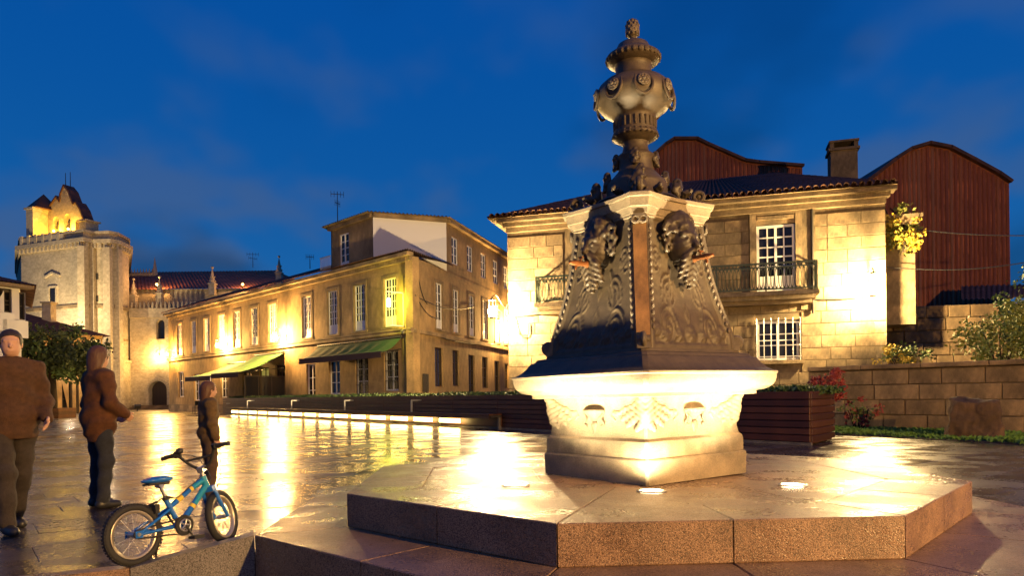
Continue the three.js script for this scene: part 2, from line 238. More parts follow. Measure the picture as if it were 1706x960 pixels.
// ================================================================ fountain platform and the step round it
function octRing(name, label, inner, outer, y0, y1, cuts, mats, category) {
  const t = thing(name, label, category, [OCT.x, y0, -OCT.Z]);
  const I = octagon(inner), O = octagon(outer), g = 0.004;
  for (let k = 0; k < 8; k++) {
    const a = O[k], b = O[(k + 1) % 8], c = I[(k + 1) % 8], d = I[k];
    for (let n = 0; n < cuts; n++) {
      const f0 = n / cuts, f1 = (n + 1) / cuts, lp = (p, q, f) => [p[0] + (q[0] - p[0]) * f, p[1] + (q[1] - p[1]) * f], len = Math.hypot(b[0] - a[0], b[1] - a[1]);
      const e0 = f0 + g / len, e1 = f1 - g / len, pts = [lp(a, b, e0), lp(a, b, e1), lp(d, c, e1), lp(d, c, e0)].map((p) => [p[0] - OCT.x, p[1] + OCT.Z]);
      part('granite_block', poly(pts, 0, y1 - y0, 0.006), mats[(k * 3 + n * 2) % mats.length], t);
    }
  }
  return t;
}
octRing('platform_step', 'wide lower granite step ringing the fountain platform', -0.2, 0.58, LOW, STEP, 2, M.granite, 'step');
const plat = octRing('fountain_platform', 'octagonal speckled granite platform under the iron fountain', -0.52, 0, STEP + 0.001, PLAT, 2, M.granite, 'platform');
{
  const mid = octagon(-0.525), inn = octagon(-1.45), dy = PLAT - STEP;
  for (let k = 0; k < 8; k++) { const a = mid[k], b = mid[(k + 1) % 8], c = inn[(k + 1) % 8], d = inn[k]; const s = (p, q, f) => [p[0] + (q[0] - p[0]) * f - OCT.x, p[1] + (q[1] - p[1]) * f + OCT.Z];
    part('paving_slab', poly([s(a, b, 0.004), s(a, b, 0.996), s(d, c, 0.996), s(d, c, 0.004)], 0, dy - 0.003 - 0.001, 0.004), M.granite[(k * 2) % 3], plat); }
  part('paving_slab', poly(inn.map((p) => [p[0] - OCT.x, p[1] + OCT.Z]), 0, dy - 0.004, 0.004), M.granite[0], plat);
}
{ // the kerb beside the bicycle: its top falls from the step to the plaza
  const t = thing('stone_kerb', 'grey granite kerb with a sloping top beside the blue bicycle', 'kerb', [T1[0], LOW, T1[1]]);
  const seg = (d0, d1, h0, h1, m) => { const p = (d, o) => [kerbDir[0] * d + kerbN[0] * o, kerbDir[1] * d + kerbN[1] * o]; const w = 0.12, a = p(d0, 0), b = p(d1, 0), c = p(d1, w), d = p(d0, w); const r = (h) => [[a, h[0]], [b, h[1]], [c, h[1]], [d, h[0]]].map(([q, y]) => [q[0], y, q[1]]); part('kerb_stone', loft([r([0, 0]).reverse(), r([h0 - LOW, h1 - LOW]).reverse()], true, true, 0.3), m, t); };
  seg(0.004, kerbLen, STEP, 0.004, M.greyGranite);
  seg(kerbLen + 0.006, 2.4, 0.004, 0.004, M.granite[1]); seg(2.406, 6.2, 0.004, 0.004, M.granite[0]);
}

// ================================================================ the iron fountain
{
  const F = thing('iron_fountain', 'tall cast iron fountain with bearded masks, flared bowl and urn on top', 'fountain', [1.13, PLAT, -6.15], -0.15);
  F.rotation.z = 0.012;
  // chamfered square ring: D = axis to corner flat, c = half the flat, bow = how far the sides curve in
  function ring(D, c, y, bow = 0, n = 1) { const o = []; for (let k = 0; k < 4; k++) { const e = [[Math.sin(k * Math.PI / 2), Math.cos(k * Math.PI / 2)], [Math.sin((k + 1) * Math.PI / 2), Math.cos((k + 1) * Math.PI / 2)]]; const A = [e[0][0] * D + e[1][0] * c, e[0][1] * D + e[1][1] * c], B = [e[1][0] * D + e[0][0] * c, e[1][1] * D + e[0][1] * c]; const nx = (e[0][0] + e[1][0]) * Math.SQRT1_2, nz = (e[0][1] + e[1][1]) * Math.SQRT1_2; for (let i = 0; i <= n; i++) { const f = i / n, b = bow * 4 * f * (1 - f); o.push([A[0] + (B[0] - A[0]) * f - nx * b, y, A[1] + (B[1] - A[1]) * f - nz * b]); } } return o.reverse(); }
  const stack = (prof, c, bow = 0, n = 1, crease = 0.5) => loft(prof.map(([D, y, cc, bb]) => ring(D, cc ?? c, y, bb ?? bow, n)), true, true, crease);
  part('plinth', stack([[0.852, 0], [0.856, 0.18], [0.845, 0.192]], 0.012), M.stoneBase, F);
  part('plinth_course', stack([[0.834, 0.194], [0.834, 0.30], [0.826, 0.325], [0.80, 0.345]], 0.012), M.stoneBase, F);
  part('base_block', stack([[0.80, 0.345], [0.785, 0.40], [0.778, 0.50], [0.784, 0.60], [0.80, 0.665]], 0.012), M.stoneBase, F);
  const bp = [[0.93, 0.665], [0.95, 0.67], [0.95, 0.695], [0.965, 0.70]]; for (let i = 0; i <= 8; i++) { const a = i / 8; bp.push([0.975 + 0.145 * Math.sin(a * Math.PI / 2), 0.703 + 0.13 * a * a + 0.0 * a]); } bp.push([1.13, 0.842], [1.13, 0.856], [1.115, 0.862]);
  part('bowl', stack(bp, 0.02, 0.0, 1, 0.6), M.stoneBase, F);
  part('bowl_cover', stack([[1.10, 0.862], [1.05, 0.885], [1.0, 0.925], [0.965, 0.965], [0.95, 0.975], [0.92, 0.98], [0.90, 1.005], [0.82, 1.015], [0.81, 1.04]], 0.02), M.ironDark, F);
  // carved leaf band under the bowl lip, four sides
  const bead = new THREE.SphereGeometry(0.012, 6, 4).scale(1.3, 0.8, 0.5);
  for (let k = 0; k < 4; k++) { const list = []; for (let i = -22; i <= 22; i++) { const u = i / 22.8; list.push(bead.clone().rotateZ(i % 2 ? 0.7 : -0.7).translate(u * 0.765, 0.775, 0.768)); } const m = part('leaf_band', list, M.stoneBase, F); m.rotation.y = Math.PI / 4 + k * Math.PI / 2; }
  // pedestal
  const D = (y) => { const t = [[1.06, 0.775], [1.14, 0.768], [1.237, 0.745], [1.36, 0.70], [1.5, 0.652], [1.706, 0.600], [2.03, 0.547], [2.12, 0.54]]; for (let i = 0; i + 1 < t.length; i++) if (y <= t[i + 1][0]) { const f = (y - t[i][0]) / (t[i + 1][0] - t[i][0]); return t[i][1] + (t[i + 1][1] - t[i][1]) * f; } return 0.54; };
  const ch = 0.058, core = []; for (let i = 0; i <= 16; i++) { const y = 1.04 + i * 1.07 / 16; core.push([D(y) - 0.05, y]); }
  part('pedestal_core', stack(core, 0.03), M.ironDark, F);
  const y0 = 1.04, y1 = 2.11;
  const scroll = (u, v, cx, cy, r, dir) => { const dx = u - cx, dy = v - cy, d = Math.hypot(dx, dy), a = Math.atan2(dy, dx * dir); const s = d / r - (a + Math.PI) / (2 * Math.PI) * 0.45; return d < r * 1.15 ? Math.max(0, 1 - Math.abs((((s * 2.2) % 1) + 1) % 1 - 0.5) * 4.2) : 0; };
  const relief = (u, v) => { const a = Math.abs(u); let h = 0;
    h = Math.max(h, 0.02 * sstep(0.86, 0.90, a)); h = Math.max(h, 0.012 * sstep(0.965, 0.98, v), 0.016 * sstep(0.045, 0.03, v));
    const st = 0.16 + 0.30 * Math.pow(Math.sin(v * Math.PI * 1.1 + 0.2), 2) * (1 - v * 0.3); h = Math.max(h, 0.013 * Math.max(0, 1 - Math.abs(a - st) / 0.05) * (v < 0.62 ? 1 : 0));
    h = Math.max(h, 0.014 * scroll(a, v * 1.3, 0.52, 0.20, 0.2, 1), 0.012 * scroll(a, v * 1.3, 0.42, 0.55, 0.17, -1), 0.012 * scroll(a, v * 1.3, 0.70, 0.86, 0.13, 1));
    for (const [x, y, r] of [[0, 0.11, 0.12], [0.28, 0.10, 0.10], [0.62, 0.09, 0.11], [0.8, 0.14, 0.09]]) { const d = Math.hypot((a - x), (v - y) * 1.6); h = Math.max(h, 0.02 * Math.sqrt(Math.max(0, 1 - d * d / (r * r))) * (0.75 + 0.25 * Math.cos(Math.atan2(v - y, a - x) * 7))); }
    h = Math.max(h, 0.012 * Math.max(0, 1 - Math.abs(a - 0.04 * Math.sin(v * 30)) / 0.035) * (v < 0.5 ? 1 : 0));
    return h; };
  const NU = 72, NV = 96, pp = [], pi = [], pu = [];
  for (let j = 0; j <= NV; j++) for (let i = 0; i <= NU; i++) { const u = i / NU * 2 - 1, v = j / NV, y = y0 + v * (y1 - y0), d = D(y), hw = (d - ch) * Math.SQRT1_2, apo = (d + ch) * Math.SQRT1_2; pp.push(u * hw, y, apo - 0.028 + relief(u, v) + (Math.abs(u) > 0.985 ? -0.02 : 0)); pu.push(u * hw, y); }
  for (let j = 0; j < NV; j++) for (let i = 0; i < NU; i++) { const a = j * (NU + 1) + i; pi.push(a, a + 1, a + NU + 2, a, a + NU + 2, a + NU + 1); }
  const pg = new THREE.BufferGeometry(); pg.setAttribute('position', new THREE.Float32BufferAttribute(pp, 3)); pg.setAttribute('uv', new THREE.Float32BufferAttribute(pu, 2)); pg.setIndex(pi); pg.computeVertexNormals();
  // bearded mask, and its spout
  const maskF = (x, y, z) => { const a = Math.abs(x);
    let d = ellip(x, y, z, [0, 0.02, 0.03], [0.098, 0.145, 0.12]);
    d = smin(d, ellip(x, y, z, [0, 0.155, 0.0], [0.125, 0.12, 0.115]), 0.05);                       // hood of hair
    d = smin(d, capsule(a, y, z, [0.0, 0.075, 0.14], [0.07, 0.085, 0.115], 0.02, 0.016), 0.02);      // brow
    d = smin(d, capsule(x, y, z, [0, 0.065, 0.14], [0, 0.0, 0.175], 0.014, 0.021), 0.018);           // nose
    d = Math.max(d, -(Math.hypot(a - 0.042, y - 0.045, z - 0.155) - 0.022)); d = Math.min(d, Math.hypot(a - 0.042, y - 0.045, z - 0.132) - 0.015);
    d = smin(d, capsule(a, y, z, [0.01, -0.035, 0.15], [0.065, -0.075, 0.12], 0.019, 0.013), 0.015); // moustache
    for (const [bx, bl, bz] of [[0, -0.285, 0.1], [0.04, -0.255, 0.105], [0.078, -0.215, 0.085]]) d = smin(d, capsule(a, y, z, [bx * 0.8, -0.09, 0.12], [bx, bl, bz], 0.03, 0.019), 0.014);
    for (const [hy, hx, r] of [[0.14, 0.135, 0.035], [0.07, 0.145, 0.033], [0.0, 0.135, 0.03]]) d = smin(d, Math.hypot(Math.hypot(a - hx, y - hy) - r * 0.8, z - 0.03) - r * 0.5, 0.02);
    for (let i = 0; i < 4; i++) d = smin(d, capsule(a, y, z, [0.02 + i * 0.028, 0.26 - i * 0.03, 0.04], [0.015 + i * 0.03, 0.115, 0.105 - i * 0.014], 0.012, 0.018), 0.012);
    return d + 0.005 * Math.sin(y * 160 + a * 90) * (y < -0.09 ? 1 : 0.2) + (y > 0.1 || a > 0.1 ? 0.022 * (noise3(x * 38, y * 38, z * 38) - 0.5) : 0); };
  const maskG = sdfGeo(maskF, [-0.2, -0.33, -0.09], [0.2, 0.31, 0.24], 0.0095); muv(maskG); maskG.setAttribute('uv', new THREE.BufferAttribute(new Float32Array(maskG.attributes.position.count * 2), 2));
  const spoutG = merge([lathe([[0, 0], [0.024, 0], [0.026, 0.02], [0.018, 0.03], [0.017, 0.09], [0.022, 0.10], [0.020, 0.13], [0.014, 0.15], [0.013, 0.175], [0, 0.175]], 12).rotateX(Math.PI / 2), rod([0, 0, 0.115], [0, -0.045, 0.125], 0.011, 0.008), rod([0, 0.01, 0.07], [0, 0.04, 0.07], 0.007), box(0.05, 0.012, 0.012, 0, 0.043, 0.07)]);
  // acanthus leaf that wraps each corner of the base and ends in a scroll on either side
  const w3 = (a, y, o) => [a * Math.SQRT1_2, y, 0.785 + o - a * Math.SQRT1_2];
  const chains = [[[0.0, 0.845, 0.30], [0.01, 0.76, 0.12], [0.03, 0.66, 0.03], [0.10, 0.60, -0.005], [0.20, 0.575, -0.01], [0.28, 0.54, -0.012]], [[0.01, 0.66, 0.03], [0.05, 0.57, 0.0], [0.14, 0.535, -0.01], [0.23, 0.495, -0.012]], [[0.01, 0.60, 0.015], [0.05, 0.52, 0.0], [0.11, 0.49, -0.008], [0.18, 0.445, -0.012]], [[0.005, 0.55, 0.012], [0.03, 0.46, 0.0], [0.08, 0.42, -0.01]], [[0.28, 0.54, -0.008], [0.325, 0.55, -0.008], [0.345, 0.515, -0.006], [0.32, 0.48, -0.006], [0.29, 0.495, -0.004]]].map((c, n) => c.map((p) => w3(p[0], p[1], Math.min(p[2], 0.24))));
  const acanthus = sdfGeo((x, y, z) => { const a = Math.abs(x); let d = 9; chains.forEach((c, n) => { for (let i = 0; i + 1 < c.length; i++) { const r0 = (n === 4 ? 0.02 : 0.036) - i * 0.003, e = capsule(a, y, z, c[i], c[i + 1], r0, r0 - 0.003); d = d > 8 ? e : smin(d, e, 0.022); } }); return d + 0.004 * Math.sin((a * 0.8 - y) * 150); }, [-0.34, 0.34, 0.42], [0.34, 0.92, 1.1], 0.012);
  acanthus.setAttribute('uv', new THREE.BufferAttribute(new Float32Array(acanthus.attributes.position.count * 2), 2));
  const beadG = new THREE.SphereGeometry(0.019, 8, 6).scale(0.8, 1.25, 0.7);
  for (let k = 0; k < 4; k++) {
    const r = Math.PI / 4 + k * Math.PI / 2;
    const p = part('relief_panel', pg, M.ironDark, F); p.rotation.y = r;
    const m = part('mask', maskG, M.ironDark, F); const ay = 1.86, ap = (D(ay) + ch) * Math.SQRT1_2 - 0.015; m.position.set(Math.sin(r) * ap, ay, Math.cos(r) * ap); m.rotation.y = r; m.scale.setScalar(1.14);
    const s = part('spout', spoutG, M.rust, m); s.position.set(0, -0.09, 0.135);
    // beaded rims beside each panel
    const list = []; for (const sx of [-1, 1]) for (let i = 0; i < 15; i++) { const y = 1.2 + i * 0.058, d = D(y); list.push(beadG.clone().translate(sx * ((d - ch) * Math.SQRT1_2 - 0.035), y, (d + ch) * Math.SQRT1_2 - 0.004)); } const b = part('bead_rim', list, M.iron, F); b.rotation.y = r;
    // corner strip; the front one has rust stain and warm lamplight in its colour
    const q = k * Math.PI / 2, rings = []; for (let i = 0; i <= 20; i++) { const y = 1.04 + i * 1.07 / 20, d = D(y) + 0.008, w = ch - 0.006; rings.push([[-w, y, d], [w, y, d], [w, y, d - 0.09], [-w, y, d - 0.09]].reverse().map((v) => v)); }
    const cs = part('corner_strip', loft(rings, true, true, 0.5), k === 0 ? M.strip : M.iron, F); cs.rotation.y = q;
    // scrolled foot at the bottom of the corner
    const ft = merge([mv(new THREE.TorusGeometry(0.04, 0.022, 8, 16), 0, 0, 0, 0, Math.PI / 2), mv(new THREE.CylinderGeometry(0.03, 0.03, 0.1, 12), 0, 0, 0, 0, 0, Math.PI / 2), box(0.1, 0.05, 0.06, 0, -0.045, -0.01)]);
    const fm = part('scroll_foot', ft, M.iron, F); fm.position.set(Math.sin(q) * 0.80, 1.105, Math.cos(q) * 0.80); fm.rotation.y = q;
    // small scroll at the top of the corner
    const st = merge([mv(new THREE.TorusGeometry(0.026, 0.013, 6, 14), 0.03, 0, 0), mv(new THREE.TorusGeometry(0.026, 0.013, 6, 14), -0.03, 0, 0), box(0.075, 0.02, 0.03, 0, 0.03, 0)]);
    const sm = part('corner_scroll', st, M.iron, F); sm.position.set(Math.sin(q) * 0.57, 2.07, Math.cos(q) * 0.57); sm.rotation.y = q;
    // half cup low on the base, and an acanthus leaf on the corner
    const cup = merge([lathe([[0, -0.03], [0.02, -0.03], [0.05, 0.0], [0.10, 0.03], [0.135, 0.055], [0.14, 0.075], [0.125, 0.078], [0.10, 0.06], [0, 0.05]], 20, -Math.PI / 2, Math.PI), lathe([[0, -0.21], [0.012, -0.19], [0.028, -0.12], [0.045, -0.06], [0.03, -0.03], [0, -0.03]], 14, -Math.PI / 2, Math.PI), tube([[-0.13, 0.06, 0.01], [-0.10, 0.0, 0.03], [-0.13, -0.05, 0.02], [-0.09, -0.07, 0.02]], 0.012, 14), tube([[0.13, 0.06, 0.01], [0.10, 0.0, 0.03], [0.13, -0.05, 0.02], [0.09, -0.07, 0.02]], 0.012, 14)]);
    const cm = part('side_cup', cup, M.iron, F); const ca = 0.79 * Math.SQRT1_2; cm.position.set(Math.sin(r) * ca, 0.50, Math.cos(r) * ca); cm.scale.set(0.9, 0.9, 0.5); cm.rotation.y = r;
    const am = part('acanthus_leaf', acanthus, M.stoneBase, F); am.rotation.y = q;
  }
  // cornice with hollowed sides
  part('cornice', stack([[0.50, 2.08, 0.05, 0.0], [0.545, 2.10, 0.055, 0.012], [0.545, 2.115, 0.055, 0.015], [0.555, 2.12, 0.06, 0.02], [0.585, 2.165, 0.065, 0.03], [0.60, 2.17, 0.068, 0.03], [0.605, 2.195, 0.07, 0.032], [0.615, 2.235, 0.076, 0.035], [0.635, 2.24, 0.08, 0.036], [0.64, 2.265, 0.08, 0.036], [0.63, 2.272, 0.08, 0.036]], 0.06, 0.03, 10, 0.5), M.stoneBase, F);
  part('cornice_top', stack([[0.615, 2.272, 0.078, 0.036], [0.58, 2.29, 0.07, 0.05], [0.48, 2.32, 0.06, 0.06], [0.40, 2.335, 0.06, 0.05]], 0.06, 0.03, 10, 0.5), M.ironDark, F);
  // drum with rock work
  part('drum', lathe([[0.36, 2.33], [0.35, 2.345], [0.265, 2.36], [0.262, 2.48], [0.25, 2.51], [0.21, 2.55], [0.165, 2.60], [0.15, 2.62], [0.145, 2.70], [0.165, 2.73], [0.16, 2.745], [0.115, 2.78], [0.105, 2.83], [0.115, 2.86]], 40), M.ironDark, F);
  const rockG = sdfGeo((x, y, z) => { let d = ellip(x, y, z, [0, 0, 0], [0.07, 0.10, 0.05]); for (let i = 0; i < 5; i++) d = smin(d, Math.hypot(x - 0.05 * Math.sin(i * 2.3), y + 0.09 - i * 0.045, z - 0.035 * Math.cos(i * 1.9)) - 0.032, 0.02); return d + 0.022 * (noise3(x * 34, y * 34, z * 34) - 0.5); }, [-0.13, -0.15, -0.11], [0.13, 0.17, 0.12], 0.011);
  rockG.setAttribute('uv', new THREE.BufferAttribute(new Float32Array(rockG.attributes.position.count * 2), 2));
  for (let k = 0; k < 4; k++) for (const [dr, y, ss, da] of [[0.34, 2.415, 0.95, 0], [0.245, 2.52, 0.75, 0.1], [0.165, 2.70, 0.62, -0.08]]) { const a = k * Math.PI / 2 + da, o = part('shell_ornament', rockG, M.ironDark, F); o.position.set(Math.sin(a) * dr, y, Math.cos(a) * dr); o.rotation.y = a; o.scale.setScalar(ss); }
  for (let k = 0; k < 8; k++) { const a = k * Math.PI / 4 + Math.PI / 8, o = part('rock_ornament', rockG, M.ironDark, F); o.position.set(Math.sin(a) * 0.43, 2.345, Math.cos(a) * 0.43); o.rotation.set(1.1, a, 0.3, 'YXZ'); o.scale.setScalar(0.55); }
  for (let k = 0; k < 4; k++) { const a = k * Math.PI / 2, g = merge([mv(new THREE.TorusGeometry(0.04, 0.02, 8, 16), 0, 0.0, 0, 0, Math.PI / 2), rod([0, -0.06, -0.02], [0, -0.01, -0.03], 0.03, 0.02), ball(0.022, 0, 0, 0)]); const o = part('corner_volute', g, M.ironDark, F); o.position.set(Math.sin(a) * 0.52, 2.36, Math.cos(a) * 0.52); o.rotation.y = a; }
  // urn
  part('urn', lathe([[0.115, 2.86], [0.15, 2.875], [0.19, 2.90], [0.200, 2.92], [0.185, 2.935], [0.178, 2.95], [0.176, 3.06], [0.19, 3.085], [0.24, 3.115], [0.29, 3.15], [0.322, 3.20], [0.332, 3.25], [0.325, 3.30], [0.30, 3.345], [0.255, 3.385], [0.205, 3.41], [0.165, 3.425], [0.155, 3.44], [0.152, 3.50], [0.16, 3.535], [0.19, 3.55]], 48), M.ironDark, F);
  const fl = []; for (let i = 0; i < 24; i++) { const a = i / 24 * Math.PI * 2; fl.push(rod([Math.sin(a) * 0.178, 2.94, Math.cos(a) * 0.178], [Math.sin(a) * 0.195, 2.90, Math.cos(a) * 0.195], 0.014, 0.012, 6)); fl.push(rod([Math.sin(a) * 0.177, 2.97, Math.cos(a) * 0.177], [Math.sin(a) * 0.176, 3.05, Math.cos(a) * 0.176], 0.011, 0.014, 6)); } part('urn_fluting', fl, M.ironDark, F);
  const ros = [new THREE.TorusGeometry(0.042, 0.011, 8, 20), ball(0.016, 0, 0, 0.012)]; for (let i = 0; i < 6; i++) { const a = i / 6 * Math.PI * 2; ros.push(ball(0.017, Math.cos(a) * 0.026, Math.sin(a) * 0.026, 0.006, 1, 1, 0.7, 8)); } const rosG = merge(ros);
  const swag = merge([tube([[-0.06, 0.06, -0.02], [-0.075, -0.02, 0.0], [-0.05, -0.085, 0.002], [0, -0.11, 0.0], [0.05, -0.085, 0.002], [0.075, -0.02, 0.0], [0.06, 0.06, -0.02]], 0.013, 24)]);
  for (let k = 0; k < 8; k++) { const a = k * Math.PI / 4 + 0.22, o = part('rosette', rosG, M.iron, F); o.position.set(Math.sin(a) * 0.332, 3.275, Math.cos(a) * 0.332); o.rotation.set(-0.12, a, 0, 'YXZ'); const s = part('garland', swag, M.ironDark, o); s.position.set(0, -0.01, -0.008); }
  const ld = []; for (let i = 0; i < 28; i++) { const a = i / 28 * Math.PI * 2; ld.push(ball(0.02, Math.sin(a) * 0.222, 3.585, Math.cos(a) * 0.222, 1, 1.2, 1, 6)); }
  part('lid', [lathe([[0.16, 3.535], [0.215, 3.555], [0.232, 3.58], [0.228, 3.61], [0.20, 3.63], [0.165, 3.645], [0.15, 3.67], [0.13, 3.71], [0.09, 3.735], [0.04, 3.75], [0.028, 3.765], [0.03, 3.78], [0.045, 3.79]], 40), ...ld], M.ironDark, F);
  const ac = [lathe([[0.02, 3.775], [0.048, 3.795], [0.058, 3.83], [0.056, 3.87], [0.042, 3.915], [0.018, 3.94], [0, 3.945]], 20)]; for (let j = 0; j < 5; j++) for (let i = 0; i < 10; i++) { const a = (i + (j % 2) * 0.5) / 10 * Math.PI * 2, y = 3.805 + j * 0.026, r = 0.053 - (j > 3 ? 0.01 : 0); ac.push(ball(0.0105, Math.sin(a) * r, y, Math.cos(a) * r, 1, 1.3, 1, 5)); } part('pine_cone', ac, M.iron, F);
}
// sunken uplights round the fountain
{
  const ups = [];
  const g1 = (px, py) => { const [u, v] = ray(px, py); const Z = (EYE - PLAT) / v; return [u * Z, PLAT, -Z]; };
  ups.push([g1(1085, 819), 'round ground uplight at the front corner of the fountain base'], [[2.06, PLAT, -5.24], 'round ground uplight beside the fountain, on the stone house side']);
  ups.push([[0.02, PLAT, -5.42], 'round ground uplight beside the fountain, on the cafe awning side'], [[1.32, PLAT, -7.45], 'round ground uplight behind the fountain']);
  ups.forEach(([p, label], i) => {
    const t = thing('ground_uplight', label, 'light', p, 0, 'uplights round the fountain');
    part('rim', lathe([[0.082, 0.001], [0.105, 0.001], [0.105, 0.009], [0.086, 0.012], [0.082, 0.008]], 28), M.metal, t);
    part('lens', new THREE.CylinderGeometry(0.081, 0.081, 0.006, 24).translate(0, 0.004, 0), GLOW.cream, t);
    const dx = 1.13 - p[0], dz = -6.15 - p[2], d = Math.hypot(dx, dz);
    spotLight([p[0], p[1] + 0.02, p[2]], [p[0] + dx / d * (i ? 0.4 : 0.18), p[1] + 1, p[2] + dz / d * (i ? 0.4 : 0.18)], CREAM, i === 0 ? 34 : 95, i === 0 ? 1.4 : 0.95, i === 0 ? 0.4 : 0.9, 3);
  });
}

// ================================================================ buildings
class Facade { // A left and B right as seen from outside; [X, Z]
  constructor(A, B) { this.A = A; this.B = B; this.len = Math.hypot(B[0] - A[0], B[1] - A[1]); this.d = [(B[0] - A[0]) / this.len, (B[1] - A[1]) / this.len]; this.theta = Math.atan2(B[1] - A[1], B[0] - A[0]); this.n = [this.d[1], -this.d[0]]; }
  s(px, py = 560) { const k = ray(px, py)[0]; return (k * this.A[1] - this.A[0]) / (this.d[0] - k * this.d[1]); }
  Z(s) { return this.A[1] + this.d[1] * s; }
  y(px, py) { return heightAt(px, py, this.Z(this.s(px, py))); }
  p(s, y = 0, off = 0) { return [this.A[0] + this.d[0] * s + this.n[0] * off, y, -(this.A[1] + this.d[1] * s + this.n[1] * off)]; }
  place(o, s, y = 0, off = 0) { const q = this.p(s, y, off), g = o.parent; const b = g && g.isGroup ? g.position : { x: 0, y: 0, z: 0 }; o.position.set(q[0] - b.x, q[1] - b.y, q[2] - b.z); o.rotation.y = this.theta; return o; }
}
function wallGeo(len, h, holes, thick = 0.4, y0 = 0) { // x along, y up, front face at z = 0
  const s = new THREE.Shape(); s.moveTo(0, y0); s.lineTo(len, y0); s.lineTo(len, h); s.lineTo(0, h); s.closePath();
  for (const [x0, x1, b, t] of holes) { const p = new THREE.Path(); p.moveTo(x0, b); p.lineTo(x0, t); p.lineTo(x1, t); p.lineTo(x1, b); p.closePath(); s.holes.push(p); }
  return muv(new THREE.ExtrudeGeometry(s, { depth: thick, bevelEnabled: false }).translate(0, 0, -thick));
}
// window or glazed door: origin at bottom centre, front toward +z
function makeWindow(parent, w, h, o = {}) {
  const { cols = 2, rows = 4, solid = 0, name = 'window', frameMat = M.white, glass = M.glass, panes = false, bar = 0.035, fr = 0.07, label } = o;
  const t = sub(name, parent); if (label) t.userData.label = label;
  const list = [box(fr, h, 0.07, -w / 2 + fr / 2, h / 2), box(fr, h, 0.07, w / 2 - fr / 2, h / 2), box(w - 2 * fr, fr, 0.066, 0, h - fr / 2), box(w - 2 * fr, fr, 0.066, 0, fr / 2)];
  const gb = Math.max(fr, solid), iw = w - 2 * fr, ih = h - fr - gb, leaves = cols > 1 ? 2 : 1, per = cols / leaves;
  if (leaves === 2) list.push(box(0.085, h - 2 * fr, 0.06, 0, h / 2));
  for (let c = 1; c < cols; c++) if (c !== cols / 2) list.push(box(bar, ih, 0.045, -iw / 2 + iw * c / cols, gb + ih / 2));
  for (let r = 1; r < rows; r++) list.push(box(iw, bar, 0.04, 0, gb + ih * r / rows));
  if (solid > fr) { list.push(box(iw, 0.05, 0.05, 0, gb - 0.02)); for (let l = 0; l < leaves; l++) { const cw = iw / leaves; part('panel', bevelBox(cw - 0.03, solid - fr - 0.04, 0.04, 0.012, -iw / 2 + cw * (l + 0.5), (fr + solid) / 2 - 0.02, -0.005), frameMat, t); } }
  part('frame', list, frameMat, t);
  if (panes) { for (let c = 0; c < cols; c++) for (let r = 0; r < rows; r++) part('pane', box(iw / cols - 0.01, ih / rows - 0.01, 0.008, -iw / 2 + iw * (c + 0.5) / cols, gb + ih * (r + 0.5) / rows, -0.012), glass, t); }
  else for (let l = 0; l < leaves; l++) part('pane', box(iw / leaves - 0.01, ih, 0.008, -iw / 2 + iw / leaves * (l + 0.5), gb + ih / 2, -0.012), glass, t);
  return t;
}
function surround(parent, w, h, mat_, fw = 0.18, proud = 0.05, sill = true) { const l = [box(fw, h + fw, proud + 0.02, -w / 2 - fw / 2, h / 2 + fw / 2), box(fw, h + fw, proud + 0.02, w / 2 + fw / 2, h / 2 + fw / 2), box(w, fw, proud + 0.014, 0, h + fw / 2)]; if (sill) l.push(box(w + 2 * fw + 0.1, 0.12, proud + 0.08, 0, -0.06)); return part('window_surround', l, mat_, parent); }
// corrugated tile slope between an eave line and a ridge line (world points)
function tileSlope(eL, eR, rL, rR, o = {}) {
  const { pitch = 0.22, row = 0.42, amp = 0.035, step = 0.018 } = o;
  const E = Math.hypot(eR[0] - eL[0], eR[1] - eL[1], eR[2] - eL[2]), H = Math.hypot(rL[0] - eL[0], rL[1] - eL[1], rL[2] - eL[2]);
  const nc = Math.max(2, Math.round(E / pitch)) * 6, nr = Math.max(1, Math.round(H / row)), V = [], I = [], U = [];
  const a = new THREE.Vector3(...eR).sub(new THREE.Vector3(...eL)), b = new THREE.Vector3(...rL).sub(new THREE.Vector3(...eL)), n = a.cross(b).normalize(); if (n.y < 0) n.negate();
  let rowsN = 0;
  const line = (f, lift) => { for (let i = 0; i <= nc; i++) { const u = i / nc, c = Math.cos(i / 6 * Math.PI * 2), k = (c > 0 ? Math.sqrt(c) : -Math.sqrt(-c) * 0.7) * amp + lift; const p = [0, 1, 2].map((q) => { const e = eL[q] + (eR[q] - eL[q]) * u, r = rL[q] + (rR[q] - rL[q]) * u; return e + (r - e) * f; }); V.push(p[0] + n.x * k, p[1] + n.y * k, p[2] + n.z * k); U.push(u * E, f * H); } rowsN++; };
  for (let r = 0; r < nr; r++) { const j = (hash3(r, nc, 3) - 0.5) * 0.01; line(r / nr, step + j); line((r + 1) / nr, 0 + j); }
  for (let r = 0; r + 1 < rowsN; r++) for (let i = 0; i < nc; i++) { const q = r * (nc + 1) + i; I.push(q, q + 1, q + nc + 2, q, q + nc + 2, q + nc + 1); }
  const g = new THREE.BufferGeometry(); g.setAttribute('position', new THREE.Float32BufferAttribute(V, 3)); g.setAttribute('uv', new THREE.Float32BufferAttribute(U, 2)); g.setIndex(I); g.computeVertexNormals(); return g;
}
const rel = (g, o) => g.translate(-o.position.x, -o.position.y, -o.position.z);
